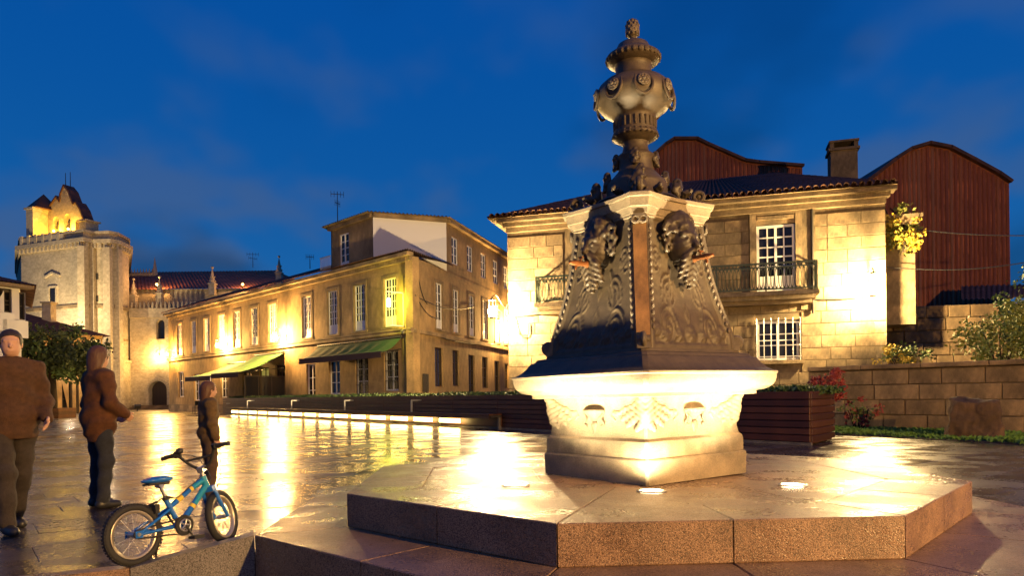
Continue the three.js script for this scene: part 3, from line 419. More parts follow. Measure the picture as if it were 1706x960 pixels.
function wallLantern(label, fac, s, y, off, rgb, cd, size = 0.3, glow = GLOW.warm, kind = 'box') {
  const b = fac.p(s, y, 0), t = thing('wall_lantern', label, 'lantern', b, fac.theta, 'lit lanterns on the house walls');
  part('bracket', [tube([[0, 0.02, 0.0], [0, 0.2, off * 0.35], [0, 0.55, off * 0.8], [0, 0.38 + size * 0.1, off]], 0.018, 20), rod([0, -0.25, 0.01], [0, 0.02, off * 0.7], 0.014), box(0.1, 0.5, 0.03, 0, -0.02, 0.015)], M.black, t);
  const yy = 0.38 - size;
  part('cap', [new THREE.ConeGeometry(size * 0.30, size * 0.22, 6).translate(0, yy + size * 0.98, off), new THREE.SphereGeometry(0.03, 8, 6).translate(0, yy + size * 1.12, off)], M.black, t);
  const bars = []; for (let i = 0; i < 6; i++) { const a = (i + 0.5) * Math.PI / 3; bars.push(rod([Math.sin(a) * size * 0.30, yy - size * 0.42, off + Math.cos(a) * size * 0.30], [Math.sin(a) * size * 0.28, yy + size * 0.88, off + Math.cos(a) * size * 0.28], 0.008, 0.008, 5)); } bars.push(new THREE.CylinderGeometry(size * 0.3, size * 0.2, 0.03, 6).translate(0, yy - size * 0.44, off));
  part('cage', bars, M.black, t);
  const gl = part('glowing_bulb', new THREE.SphereGeometry(size * 0.34, 16, 12).scale(1, 1.15, 1).translate(0, yy + 0.02, off), glow, t); gl.castShadow = false;
  const l = pointLight([0, yy + 0.02, off], rgb, cd); t.add(l); return t;
}
function antenna(label, p, h, parts) { const t = thing('television_antenna', label, 'antenna', p); part('mast', rod([0, 0, 0], [0, h, 0], 0.03, 0.02, 6), M.black, t); for (const [y, w, r] of parts) { const e = [rod([-w / 2, y, 0], [w / 2, y, 0], 0.02, 0.02, 5)]; for (let i = 0; i < 5; i++) e.push(rod([-w / 2 + i * w / 4, y - 0.18, 0], [-w / 2 + i * w / 4, y + 0.18, 0], 0.012, 0.012, 4)); const m = part('aerial', e, M.black, t); m.rotation.y = r; } return t; }

// ---------------------------------------------------------------- the corner house with the cafe
const C0 = [-4.96, 36], WING = new Facade([-29.4, 61], C0), SIDE = new Facade(C0, [1.2, 56.7]);
const EAVE = 8.35, TOP = 11.15;
{
  const H = thing('corner_house', 'long ochre two storey corner house with white French windows and a cafe', 'house', [C0[0], 0, -C0[1]]);
  const put2 = (o, F, s, y, off) => F.place(o, s, y, off);
  // front wing
  const up = [651, 600, 555, 512, 455, 424, 395, 370, 345, 323, 300].map((x) => WING.s(x)), holes = [], wB = 4.72, wT = 7.3, ww = 1.16;
  up.forEach((s) => holes.push([s - ww / 2, s + ww / 2, wB, wT]));
  const low = [[652, 1.3, 1.35, 3.45], [603, 1.3, 1.15, 3.35], [557, 1.25, 1.2, 3.2], [518, 1.1, 0.0, 3.1], [467, 1.4, 0.0, 3.2], [440, 1.5, 0.4, 3.1], [412, 1.5, 0.0, 3.1], [373, 1.2, 1.1, 3.0], [348, 1.2, 0.9, 3.0], [328, 1.2, 0.9, 3.0], [302, 1.2, 1.2, 3.3]].map(([x, w, b, t]) => [WING.s(x, 610), w, b, t]);
  low.forEach(([s, w, b, t]) => holes.push([s - w / 2, s + w / 2, b + 0.001, t]));
  put2(part('wall', wallGeo(WING.len, EAVE - 0.2, holes, 0.4, -0.1), M.plaster, H), WING, 0, 0, 0);
  up.forEach((s, i) => { const w = makeWindow(H, ww - 0.02, wT - wB - 0.02, { cols: 4, rows: 5, solid: 0.55, glass: [6, 8, 9, 10, 3].includes(i) ? M.curtained : M.glass }); put2(w, WING, s, wB + 0.01, -0.12); put2(surround(H, ww, wT - wB, M.trim, 0.17, 0.04), WING, s, wB, 0.0); });
  low.forEach(([s, w, b, t], i) => { const dr = b < 0.2; const o = makeWindow(H, w - 0.02, t - b - 0.02, { cols: 2, rows: dr ? 3 : 3, solid: dr ? 0.7 : 0, name: dr ? 'door' : 'window', frameMat: i === 4 || i === 5 || i === 6 ? M.door : M.white, glass: i === 5 ? GLOW.curtain : M.glass, bar: 0.04 }); put2(o, WING, s, b + 0.011, -0.16); if (i === 0 || i === 1) { const bars = []; for (let k = 0; k < 7; k++) bars.push(rod([-w / 2 + w * (k + 0.5) / 7, 0.02, 0.12], [-w / 2 + w * (k + 0.5) / 7, t - b - 0.02, 0.12], 0.015, 0.015, 5)); for (let k = 1; k < 4; k++) bars.push(box(w, 0.03, 0.02, 0, (t - b) * k / 4, 0.12)); const gm = part('grille', bars, M.black, H); put2(gm, WING, s, b, -0.16); } });
  put2(part('string_course', [box(WING.len, 0.22, 0.14, WING.len / 2, 0, 0.05), box(WING.len, 0.08, 0.2, WING.len / 2, 0.12, 0.07)], M.trim, H), WING, 0, 4.38, 0);
  put2(part('cornice', [box(WING.len, 0.22, 0.18, WING.len / 2, -0.28, 0.07), box(WING.len + 0.15, 0.18, 0.42, WING.len / 2, -0.07, 0.19)], M.trim, H), WING, 0, EAVE - 0.02, 0);
  put2(part('plinth', box(WING.len, 0.7, 0.08, WING.len / 2, 0.25, 0.03), M.trim, H), WING, 0, 0, 0);
  // side to the lane
  const sh = [], sw = 1.0; const su = [732, 760, 786, 808, 828, 843].map((x) => SIDE.s(x, 515)), sl = [[732, 1.2, 1.55, 3.7], [760, 1.1, 1.6, 3.7], [786, 1.15, 0.0, 3.55], [808, 1.1, 1.5, 3.55], [828, 1.1, 0.3, 3.4], [844, 1.0, 1.5, 3.3]].map(([x, w, b, t]) => [SIDE.s(x, 610), w, b, t]);
  su.forEach((s) => sh.push([s - sw / 2, s + sw / 2, 4.75, 7.3])); sl.forEach(([s, w, b, t]) => sh.push([s - w / 2, s + w / 2, b + 0.001, t]));
  put2(part('wall', wallGeo(SIDE.len, EAVE - 0.2, sh, 0.4, -0.1), M.plaster, H), SIDE, 0, 0, 0);
  su.forEach((s) => { put2(makeWindow(H, sw - 0.02, 2.53, { cols: 2, rows: 4, solid: 0.5 }), SIDE, s, 4.76, -0.1); put2(surround(H, sw, 2.55, M.trim, 0.14, 0.035), SIDE, s, 4.75, 0); });
  sl.forEach(([s, w, b, t]) => put2(makeWindow(H, w - 0.02, t - b - 0.02, { cols: 2, rows: 3, frameMat: M.door, name: b < 0.1 ? 'door' : 'window', solid: b < 0.1 ? 0.8 : 0 }), SIDE, s, b + 0.011, -0.14));
  put2(part('string_course', box(SIDE.len, 0.2, 0.13, SIDE.len / 2, 0, 0.05), M.trim, H), SIDE, 0, 4.38, 0);
  put2(part('plinth', box(SIDE.len, 1.2, 0.07, SIDE.len / 2, 0.5, 0.025), M.trim, H), SIDE, 0, 0, 0);
  put2(part('meter_cupboard', [box(0.28, 0.95, 0.06, -0.18, 0.48, 0.03), box(0.28, 0.95, 0.06, 0.18, 0.48, 0.03)], M.dark, H), SIDE, SIDE.s(707, 640), 1.25, 0.06);
  // attic storey: wall over the front, chamfered rendered wall, wall over the lane
  const a0 = WING.s(545, 400), a1 = WING.s(613, 400), w3 = SIDE.s(744, 370), PA = WING.p(a0, 0, -0.35), PB = WING.p(a1, 0, -0.35), PC = SIDE.p(w3, 0, -0.02);
  const W1 = new Facade([PA[0], -PA[2]], [PB[0], -PB[2]]), W2 = new Facade([PB[0], -PB[2]], [PC[0], -PC[2]]), W3 = new Facade([PC[0], -PC[2]], [SIDE.B[0], SIDE.B[1]]);
  const s1 = W1.s(574, 415), b1 = W1.y(574, 445), t1 = W1.y(574, 389);
  put2(part('attic_wall', wallGeo(W1.len, TOP, [[s1 - 0.5, s1 + 0.5, b1, t1]], 0.35, EAVE - 0.4), M.plaster, H), W1, 0, 0, 0);
  put2(makeWindow(H, 0.98, t1 - b1 - 0.02, { cols: 2, rows: 4, solid: 0.3 }), W1, s1, b1 + 0.01, -0.08);
  put2(part('rendered_wall', wallGeo(W2.len, TOP, [], 0.35, EAVE - 0.4), M.render, H), W2, 0, 0, 0);
  const q3 = [758, 783, 805, 825, 842].map((x) => W3.s(x, 430)), h3 = q3.map((s) => [s - 0.5, s + 0.5, 8.75, 10.35]);
  put2(part('attic_wall', wallGeo(W3.len, TOP, h3, 0.35, EAVE - 0.21), M.plaster, H), W3, 0, 0, 0);
  q3.forEach((s) => { put2(makeWindow(H, 0.98, 1.58, { cols: 2, rows: 3 }), W3, s, 8.76, -0.08); });
  put2(part('attic_cornice', box(W3.len, 0.2, 0.3, W3.len / 2, 0, 0.12), M.trim, H), W3, 0, TOP - 0.12, 0);
  put2(part('attic_cornice', box(W2.len, 0.2, 0.24, W2.len / 2, 0, 0.09), M.trim, H), W2, 0, TOP - 0.121, 0);
  put2(part('attic_cornice', box(W1.len + 0.2, 0.2, 0.24, W1.len / 2 - 0.1, 0, 0.09), M.trim, H), W1, 0, TOP - 0.122, 0);
  put2(part('gutter_pipe', [rod([0, 0, 0.1], [0, EAVE - 0.4, 0.1], 0.06, 0.06, 8)], M.trim, H), SIDE, 0.35, 0, 0);
  // roofs
  const R = (F, s, y, off) => F.p(s, y, off), inn = -4.6;
  const roofs = [];
  roofs.push(tileSlope(R(WING, -0.3, EAVE + 0.06, 0.48), R(WING, a0, EAVE + 0.06, 0.48), R(WING, -0.3, EAVE + 2.05, inn), R(WING, a0, EAVE + 2.05, inn)));
  roofs.push(tileSlope(R(WING, a0, EAVE + 0.06, 0.48), R(WING, a1, EAVE + 0.06, 0.48), R(WING, a0, EAVE + 0.28, -0.33), R(WING, a1, EAVE + 0.28, -0.33)));
  const cornerOut = [C0[0] + (WING.n[0] + SIDE.n[0] * 0.25) * 0.5 + 0.1, EAVE + 0.06, -(C0[1] + (WING.n[1] + SIDE.n[1] * 0.6) * 0.5) + 0.1];
  roofs.push(tileSlope(R(WING, a1, EAVE + 0.06, 0.48), cornerOut, R(W2, 0, EAVE + 0.3, 0.02), R(W2, W2.len * 0.5, EAVE + 0.55, 0.02)));
  roofs.push(tileSlope(cornerOut, R(SIDE, w3, EAVE + 0.06, 0.42), R(W2, W2.len * 0.5, EAVE + 0.55, 0.02), R(W2, W2.len, EAVE + 0.3, 0.02)));
  const rf = part('roof', roofs.map((g) => rel(g, H)), M.tile[0], H); rf.userData.kind = 'stuff';
  const eo = 0.45, pk = [(PA[0] + W3.B[0]) / 2 - 2.5, TOP + 1.25, (PA[2] - W3.B[1]) / 2 - 1], e1 = W1.p(-0.45, TOP, eo), e2 = W1.p(W1.len + 0.15, TOP, eo), e3 = W2.p(W2.len + 0.1, TOP, eo), e4 = W3.p(W3.len, TOP, eo), eb = [e1[0] + 3, TOP, e1[2] - 9];
  const up2 = [tileSlope(e1, e2, pk, [pk[0] + 0.5, pk[1], pk[2] + 0.2]), tileSlope(e2, e3, [pk[0] + 0.5, pk[1], pk[2] + 0.2], [pk[0] + 1, pk[1], pk[2]]), tileSlope(e3, e4, [pk[0] + 1, pk[1], pk[2]], [pk[0] + 3, pk[1], pk[2] - 7]), tileSlope(eb, e1, [pk[0] + 0.5, pk[1], pk[2] - 4], pk)];
  const ar = part('attic_roof', up2.map((g) => rel(g, H)), M.tile[0], H); ar.userData.kind = 'stuff';
  part('roof_soffit', [quads([[e1, e2, [pk[0], TOP + 0.02, pk[2]], eb], [e2, e3, e4, [pk[0], TOP + 0.02, pk[2]]]])].map((g) => rel(g, H)), M.trim, H);
  // attic terrace rail
  const bal = []; for (let i = 0; i < 9; i++) bal.push(rod([i * 0.14, 0, 0], [i * 0.14, 0.95, 0], 0.02, 0.02, 5)); bal.push(box(1.2, 0.06, 0.06, 0.56, 0.97, 0)); put2(part('terrace_rail', bal, M.white, H), WING, a0 - 1.3, EAVE + 0.15, -0.3);
  put2(part('back_wall', box(0.3, TOP - EAVE + 0.3, 7, -0.15, (TOP + EAVE) / 2, -3.6), M.plaster, H), W1, 0, 0, 0);
  // cables sagging over the lane wall
  const cab = []; for (const [x0, z0, x1, z1] of [[0.1, 6.2, 3.2, 5.3], [0.3, 7.6, 1.6, 5.9], [0.6, 6.1, 9, 6.6], [0.2, 4.5, 14, 4.62]]) { const p = []; for (let i = 0; i <= 6; i++) { const f = i / 6; p.push([x0 + (x1 - x0) * f, z0 + (z1 - z0) * f - Math.sin(f * Math.PI) * 0.35, 0.09]); } cab.push(tube(p, 0.022, 18, 4)); } put2(part('cable', cab, M.black, H), SIDE, 0, 0, 0);
}
antenna('tall rooftop television antenna above the attic of the corner house', at(563, 372, 43).toArray(), 1.9, [[1.75, 0.75, 0.3], [1.2, 0.5, 1.2]]);
antenna('rooftop antenna with a round array above the long red church roof', at(422, 446, 70).toArray(), 1.5, [[1.3, 1.1, 0.2], [0.9, 0.9, 0.9]]);
antenna('small rooftop antenna at the ridge of the cafe wing', at(517, 448, 48).toArray(), 0.9, [[0.8, 0.5, 0.4]]);

// awnings
function awning(label, s0, s1, yTop, yFront, proj, m, folds) {
  const b = WING.p(s0, 0, 0), t = thing('awning', label, 'awning', [b[0], yFront - 0.3, b[2]], WING.theta, 'green awnings on the cafe front');
  const w = s1 - s0, y0 = 0.3, yt = yTop - yFront + 0.3, n = folds * 4, rowsA = [[], []];
  const V = [], I = [], U = []; for (let j = 0; j <= 8; j++) for (let i = 0; i <= n; i++) { const f = j / 8, u = i / n; const sag = -0.10 * Math.sin(f * Math.PI) * (0.5 + 0.5 * Math.cos(i / 4 * Math.PI * 2)) - 0.08 * Math.sin(f * Math.PI); V.push(u * w, yt + (y0 - yt) * f + sag, 0.06 + (proj - 0.06) * f); U.push(u * w, f * proj); }
  for (let j = 0; j < 8; j++) for (let i = 0; i < n; i++) { const q = j * (n + 1) + i; I.push(q, q + n + 1, q + 1, q + 1, q + n + 1, q + n + 2); }
  const g = new THREE.BufferGeometry(); g.setAttribute('position', new THREE.Float32BufferAttribute(V, 3)); g.setAttribute('uv', new THREE.Float32BufferAttribute(U, 2)); g.setIndex(I); g.computeVertexNormals();
  part('canopy', g, m, t); part('valance', box(w, 0.28, 0.02, w / 2, y0 - 0.15, proj), M.valance, t); part('front_bar', box(w, 0.06, 0.06, w / 2, y0, proj - 0.03), M.black, t);
  for (const x of [0.06, w - 0.06]) part('arm', rod([x, y0 + (yt - y0) * 0.25, 0.05], [x, y0 - 0.02, proj - 0.04], 0.025), M.black, t);
  part('roller', mv(new THREE.CylinderGeometry(0.08, 0.08, w, 10), w / 2, yt + 0.02, 0.08, 0, 0, Math.PI / 2), M.black, t); return t;
}
const Lw = WING.len;
awning('light green awning over the cafe terrace, next to the church door', Lw - 22.6, Lw - 18.2, 3.55, 2.55, 3.1, M.awning, 3);
awning('light green awning over the cafe terrace, beside the dark striped awning', Lw - 18.0, Lw - 13.8, 3.95, 2.65, 3.1, M.awning, 3);
awning('dark green sagging awning on the corner of the ochre house', Lw - 9.4, Lw - 0.9, 4.1, 3.3, 1.35, M.awningDark, 8);
// lanterns
wallLantern('wall lantern above the light green awning beside the church side', WING, WING.s(380, 572), WING.y(380, 575), 0.75, WARM, 380, 0.46);
wallLantern('wall lantern above the gap between the light and dark green awnings', WING, WING.s(478, 560), WING.y(478, 562), 0.75, WARM, 380, 0.46);
wallLantern('wall lantern at the far end of the cafe wing near the church', WING, WING.s(291, 590), WING.y(291, 590), 0.6, AMBER, 240, 0.44, GLOW.amber);
{ // yellow lamp hanging from a frame at the corner
  const t = thing('corner_sign_lamp', 'glowing yellow lamp hung from a white frame at the house corner', 'lamp', WING.p(Lw - 0.75, 4.6, 0), WING.theta);
  part('sign_frame', [box(0.06, 0.06, 1.1, 0, 1.75, 0.55), box(0.06, 1.8, 0.06, 0, 0.9, 0.03), box(0.06, 0.06, 0.9, 0, 0.05, 0.45), rod([0, 1.72, 0.95], [0, 1.45, 0.95], 0.02)], M.white, t);
  const g = part('glowing_lamp', lathe([[0, 0], [0.08, 0.02], [0.11, 0.1], [0.11, 0.34], [0.07, 0.44], [0, 0.46]], 16).translate(0, 0.95, 0.95), GLOW.lime, t); g.castShadow = false;
  part('lamp_cap', new THREE.CylinderGeometry(0.04, 0.1, 0.08, 12).translate(0, 1.45, 0.95), M.white, t);
  t.add(pointLight([0, 1.2, 0.95], [0.95, 0.86, 0.06], 34, 4));
}
{ // small spotlight under it
  const t = thing('wall_spotlight', 'small round spotlight below the yellow lamp on the corner', 'light', WING.p(Lw - 0.55, 4.4, 0.12), WING.theta); part('body', [mv(new THREE.CylinderGeometry(0.09, 0.07, 0.16, 12), 0, -0.05, 0.12, 0.6), rod([0, 0, 0], [0, 0, 0.1], 0.02)], M.metal, t);
}

// ---------------------------------------------------------------- the stone house behind the fountain
const STONE = new Facade([-0.12, 28.3], [12.95, 24.5]);
{
  const H = thing('stone_house', 'two storey granite block house with an iron balcony and tiled roof', 'house', [STONE.A[0], 0, -STONE.A[1]]);
  const E = 7.95, S = (px, py) => STONE.s(px, py), Lh = STONE.len;
  const dS = S(1292, 430), dW = 1.32, dB = STONE.y(1292, 489), dT = STONE.y(1292, 374), gS = S(1296, 565), gW = 1.42, gB = STONE.y(1296, 600), gT = STONE.y(1296, 533);
  const d2 = S(975, 470), holes = [[dS - dW / 2, dS + dW / 2, dB, dT + 0.02], [gS - gW / 2, gS + gW / 2, gB, gT], [d2 - dW / 2, d2 + dW / 2, dB, dT]];
  STONE.place(part('wall', wallGeo(Lh, E - 0.3, holes, 0.5, -0.1), M.mortar, H), 0, 0, -0.035);
  // stones laid in courses, 300 at most, each its own piece
  const geos = {}; const sg = (l, h, v) => { const k = l.toFixed(2) + h + v; return geos[k] || (geos[k] = (() => { const g = bevelBox(l, h, 0.07, 0.012); const uv = g.attributes.uv; for (let i = 0; i < uv.count; i++) uv.setXY(i, uv.getX(i) + v * 0.37, uv.getY(i) + v * 0.61); return g; })()); };
  let n = 0; const frames = [[dS - dW / 2 - 0.24, dS + dW / 2 + 0.24, dB - 0.3, dT + 0.62], [gS - gW / 2 - 0.06, gS + gW / 2 + 0.06, gB - 0.14, gT + 0.1], [d2 - dW / 2 - 0.2, d2 + dW / 2 + 0.2, dB - 0.3, dT + 0.25], [0, 0.001, 0, 0.001]];
  const rowH = 0.43, rows = Math.floor((E - 0.35) / rowH);
  for (let r = 0; r < rows; r++) { const y0 = r * rowH, y1 = y0 + rowH; let x = 0.0; if (y1 < 0.9) { for (const w of [0]) ; }
    while (x < Lh - 0.12 && n < 298) {
      let l = [0.65, 0.8, 0.95, 1.1, 1.25][(rnd() * 5) | 0]; if (x + l > Lh - 0.3) l = Lh - x;
      let skip = false, x1 = x + l;
      for (const f of frames) if (y1 > f[2] + 0.05 && y0 < f[3] - 0.05) { if (x >= f[0] - 0.02 && x < f[1] - 0.02) { x = f[1]; skip = true; break; } if (x < f[0] && x1 > f[0] - 0.25) { x1 = f[0]; } }
      if (skip) continue; l = x1 - x; if (l < 0.06) { x = x1; continue; }
      const q = Math.max(0.1, Math.round(l * 20) / 20), m = part('stone', sg(q, rowH - 0.012, (rnd() * 3) | 0), M.ashlar[(rnd() * 4) | 0], H);
      STONE.place(m, x + l / 2, y0 + rowH / 2, -0.035 + rr(-0.008, 0.008)); m.scale.x = (l - 0.012) / q; n++; x = x1;
    }
  }
  console.log('stones', n, 'of rows', rows);
  STONE.place(part('balcony_door_surround', [box(0.22, dT - dB + 0.55, 0.12, -dW / 2 - 0.11, (dT - dB + 0.55) / 2, 0), box(0.22, dT - dB + 0.55, 0.12, dW / 2 + 0.11, (dT - dB + 0.55) / 2, 0), box(dW, 0.2, 0.115, 0, dT - dB + 0.45, 0), box(dW, 0.32, 0.06, 0, dT - dB + 0.18, -0.05), box(dW - 0.1, 0.12, 0.1, 0, dT - dB + 0.24, 0.01)], M.ashlar[2], H), dS, dB, 0);
  STONE.place(makeWindow(H, dW - 0.02, dT - dB - 0.02, { cols: 4, rows: 5, solid: 0.62, panes: true, name: 'balcony_door', fr: 0.09, bar: 0.045 }), dS, dB + 0.01, -0.1);
  STONE.place(makeWindow(H, dW - 0.02, dT - dB - 0.02, { cols: 4, rows: 5, solid: 0.62, name: 'balcony_door', fr: 0.09, bar: 0.045 }), d2, dB + 0.01, -0.1);
  STONE.place(makeWindow(H, gW - 0.02, gT - gB - 0.02, { cols: 2, rows: 2, frameMat: M.white }), gS, gB + 0.01, -0.22);
  { const bars = []; for (let i = 0; i <= 6; i++) bars.push(rod([-gW / 2 - 0.02 + (gW + 0.04) * i / 6, -0.04, 0.06], [-gW / 2 - 0.02 + (gW + 0.04) * i / 6, gT - gB + 0.06, 0.06], 0.018, 0.018, 6)); for (let i = 0; i < 4; i++) bars.push(box(gW + 0.1, 0.035, 0.02, 0, (gT - gB) * (i + 0.3) / 3.6, 0.06)); STONE.place(part('window_grille', bars, M.metal, H), gS, gB, 0.03); STONE.place(part('window_sill', box(gW + 0.3, 0.12, 0.2, 0, -0.08, 0.05), M.ashlar[0], H), gS, gB, 0); }
  // flat bands: corner pilasters and the band by the down pipe
  for (const [a, w] of [[S(1345, 400), 0.5], [S(955, 400), 0.45]]) STONE.place(part('pilaster', box(w, E - 4.2, 0.06, 0, 0, 0.02), M.ashlar[3], H), a, (E + 3.7) / 2, 0);
  STONE.place(part('down_pipe', rod([0, 0, 0], [0, E - 3.9, 0], 0.045, 0.045, 8), M.dark, H), S(1352, 400), 3.8, 0.07);
  STONE.place(part('string_cable', [tube([[0.2, 0, 0.04], [1.2, 0.05, 0.06], [2.2, 0.12, 0.04], [3.0, 0.1, 0.05]], 0.02, 20, 5), tube([[0.3, -0.02, 0.04], [0.5, -0.7, 0.06], [0.8, -0.75, 0.06], [0.85, -0.3, 0.05]], 0.018, 20, 5)], M.black, H), 0, STONE.y(870, 528), 0.02);
  STONE.place(part('string_cable', [tube([[-2.0, -0.04, 0.05], [-1, 0.02, 0.05], [0.0, 0, 0.05], [1.0, 0.06, 0.05]], 0.02, 20, 5)], M.black, H), S(1400, 500), STONE.y(1380, 500), 0.02);
  // balcony
  const b0 = S(900, 480), b1 = S(1357, 480), bw = b1 - b0, bY = dB - 0.02, bp = 0.75;
  STONE.place(part('balcony_slab', [box(bw + 0.1, 0.14, bp + 0.1, bw / 2, -0.07, bp / 2), box(bw - 0.1, 0.14, bp - 0.1, bw / 2, -0.21, bp / 2 - 0.05), box(bw - 0.3, 0.14, bp - 0.28, bw / 2, -0.35, bp / 2 - 0.14)], M.ashlar[1], H), b0, bY, 0.03);
  const rl = [box(bw, 0.06, 0.06, bw / 2, 0.98, bp), box(bw, 0.05, 0.05, bw / 2, 0.08, bp), box(bw, 0.04, 0.04, bw / 2, 0.84, bp), box(0.05, 0.05, bp, 0.02, 0.98, bp / 2), box(0.05, 0.05, bp, bw - 0.02, 0.98, bp / 2), box(0.04, 0.04, bp, 0.02, 0.08, bp / 2), box(0.04, 0.04, bp, bw - 0.02, 0.08, bp / 2)];
  const rail = sub('balcony_railing', H); STONE.place(rail, b0, bY, 0.03); part('rails', rl, M.greenIron, rail);
  const post = box(0.05, 0.98, 0.05, 0, 0.49, 0); for (let i = 0; i <= 6; i++) { const m = part('post', post, M.greenIron, rail); m.position.set(0.025 + (bw - 0.05) * i / 6, 0, bp); }
  const oval = mv(new THREE.TorusGeometry(0.1, 0.014, 5, 16).scale(0.55, 3.5, 1), 0, 0.46, 0), loop = mv(new THREE.TorusGeometry(0.055, 0.012, 5, 12), 0, 0.91, 0), unit = merge([oval, loop]);
  const nb = Math.floor(bw / 0.125); for (let i = 0; i < nb; i++) { const m = part('baluster', unit, M.greenIron, rail); m.position.set((i + 0.5) * bw / nb, 0, bp); }
  for (let i = 0; i < 6; i++) for (const x of [0.02, bw - 0.02]) { const m = part('baluster', unit, M.greenIron, rail); m.position.set(x, 0, (i + 0.5) * bp / 6); m.rotation.y = Math.PI / 2; }
  // cornice and hipped roof
  STONE.place(part('cornice', [box(Lh, 0.2, 0.16, Lh / 2, -0.36, 0.05), box(Lh + 0.2, 0.16, 0.34, Lh / 2, -0.19, 0.14), box(Lh + 0.5, 0.12, 0.62, Lh / 2, -0.06, 0.27)], M.ashlar[1], H), 0, E, 0);
  const dep = 10.5, P = (s, y, o) => STONE.p(s, y, o), eL = P(-0.6, E + 0.05, 0.68), eR = P(Lh + 0.25, E + 0.05, 0.68), bL = P(-0.6, E + 0.05, -dep), bR = P(Lh + 0.25, E + 0.05, -dep), rL = P(4.2, E + 2.25, -4.6), rR = P(Lh - 3.2, E + 2.25, -4.6);
  const rf = part('roof', [tileSlope(eL, eR, rL, rR), tileSlope(bL, eL, rL, rL), tileSlope(eR, bR, rR, rR)].map((g) => rel(g, H)), M.tile[1], H); rf.userData.kind = 'stuff';
  part('roof_underside', [quads([[eL, eR, bR, bL].map((p) => [p[0], p[1] - 0.03, p[2]])])].map((g) => rel(g, H)), M.trim, H);
  // end tiles along the eave, one piece each
  const et = new THREE.CylinderGeometry(0.1, 0.085, 0.42, 8, 1, true, 0, Math.PI).rotateX(Math.PI / 2).rotateZ(Math.PI / 2); const ne = Math.floor((Lh + 0.7) / 0.235);
  for (let i = 0; i < ne; i++) { const m = part('eave_tile', et, M.tile[i % 2], H); STONE.place(m, -0.5 + (i + 0.5) * (Lh + 0.7) / ne, E + 0.075, 0.6); }
  const side = new Facade([STONE.p(0, 0, -dep + 1)[0], -STONE.p(0, 0, -dep + 1)[2]], STONE.A); side.place(part('side_wall', wallGeo(side.len - 0.05, E - 0.3, [], 0.4, -0.1), M.ashlar[0], H), 0, 0, 0);
  const side2 = new Facade(STONE.B, [STONE.p(Lh, 0, -dep + 1)[0], -STONE.p(Lh, 0, -dep + 1)[2]]); side2.place(part('side_wall', wallGeo(side2.len, E - 0.3, [], 0.4, -0.1), M.ashlar[0], H), 0.05, 0, 0);
  // chimney
  const cz = 29.2, cp = at(1403, 300, cz), ct = heightAt(1403, 240, cz); const cg = [box(1.0, ct - cp.y - 0.05, 0.9, 0, (ct - cp.y - 0.05) / 2 - 0.3, 0), box(1.16, 0.1, 1.06, 0, ct - cp.y - 0.34, 0), box(1.12, 0.08, 1.0, 0, ct - cp.y - 0.02, 0), box(0.16, 0.26, 0.9, -0.45, ct - cp.y - 0.18, 0), box(0.16, 0.26, 0.9, 0.45, ct - cp.y - 0.18, 0), box(1.0, 0.5, 0.9, 0, -0.5, 0)];
  const cm = part('chimney', cg, M.mortar, H); cm.position.set(cp.x - H.position.x, cp.y, cp.z - H.position.z); cm.rotation.y = STONE.theta;
  // low wing at the right end, with its own cornice
  const x2 = new Facade([STONE.p(Lh, 0, -1.2)[0] + 0.02, -STONE.p(Lh, 0, -1.2)[2]], [STONE.p(Lh, 0, -1.2)[0] + 1.15, -STONE.p(Lh, 0, -1.2)[2] - 0.3]); x2.place(part('wing_wall', wallGeo(x2.len, 7.0, [], 1.6, 3.4), M.ashlar[0], H), 0, 0, 0); x2.place(part('wing_cornice', [box(x2.len + 0.2, 0.22, 1.9, x2.len / 2, 0, -0.7), box(x2.len + 0.36, 0.12, 2.1, x2.len / 2, 0.17, -0.7)], M.ashlar[2], H), 0, 7.05, 0);
}
{ const s = STONE.s(1446, 470); wallLantern('very bright lantern on the corner of the granite house', STONE, s, STONE.y(1446, 478), 0.8, [1, 0.68, 0.28], 440, 0.55, GLOW.cream); }
{ // lantern on the lane corner, hung out from the side wall
  const s = new Facade([STONE.A[0] - 0.4, STONE.A[1] + 0.3], [STONE.A[0] + 0.4, STONE.A[1] - 0.3]);   // set across the corner
  wallLantern('bright lantern hung over the lane from the granite house corner', s, 0.5, heightAt(822, 514, 27.5), 1.0, [1, 0.68, 0.30], 600, 0.52, GLOW.cream);
  wallLantern('lantern on the ochre lane wall behind the granite house corner', SIDE, SIDE.s(834, 540), SIDE.y(834, 548), 0.6, WARM, 520, 0.44);
}
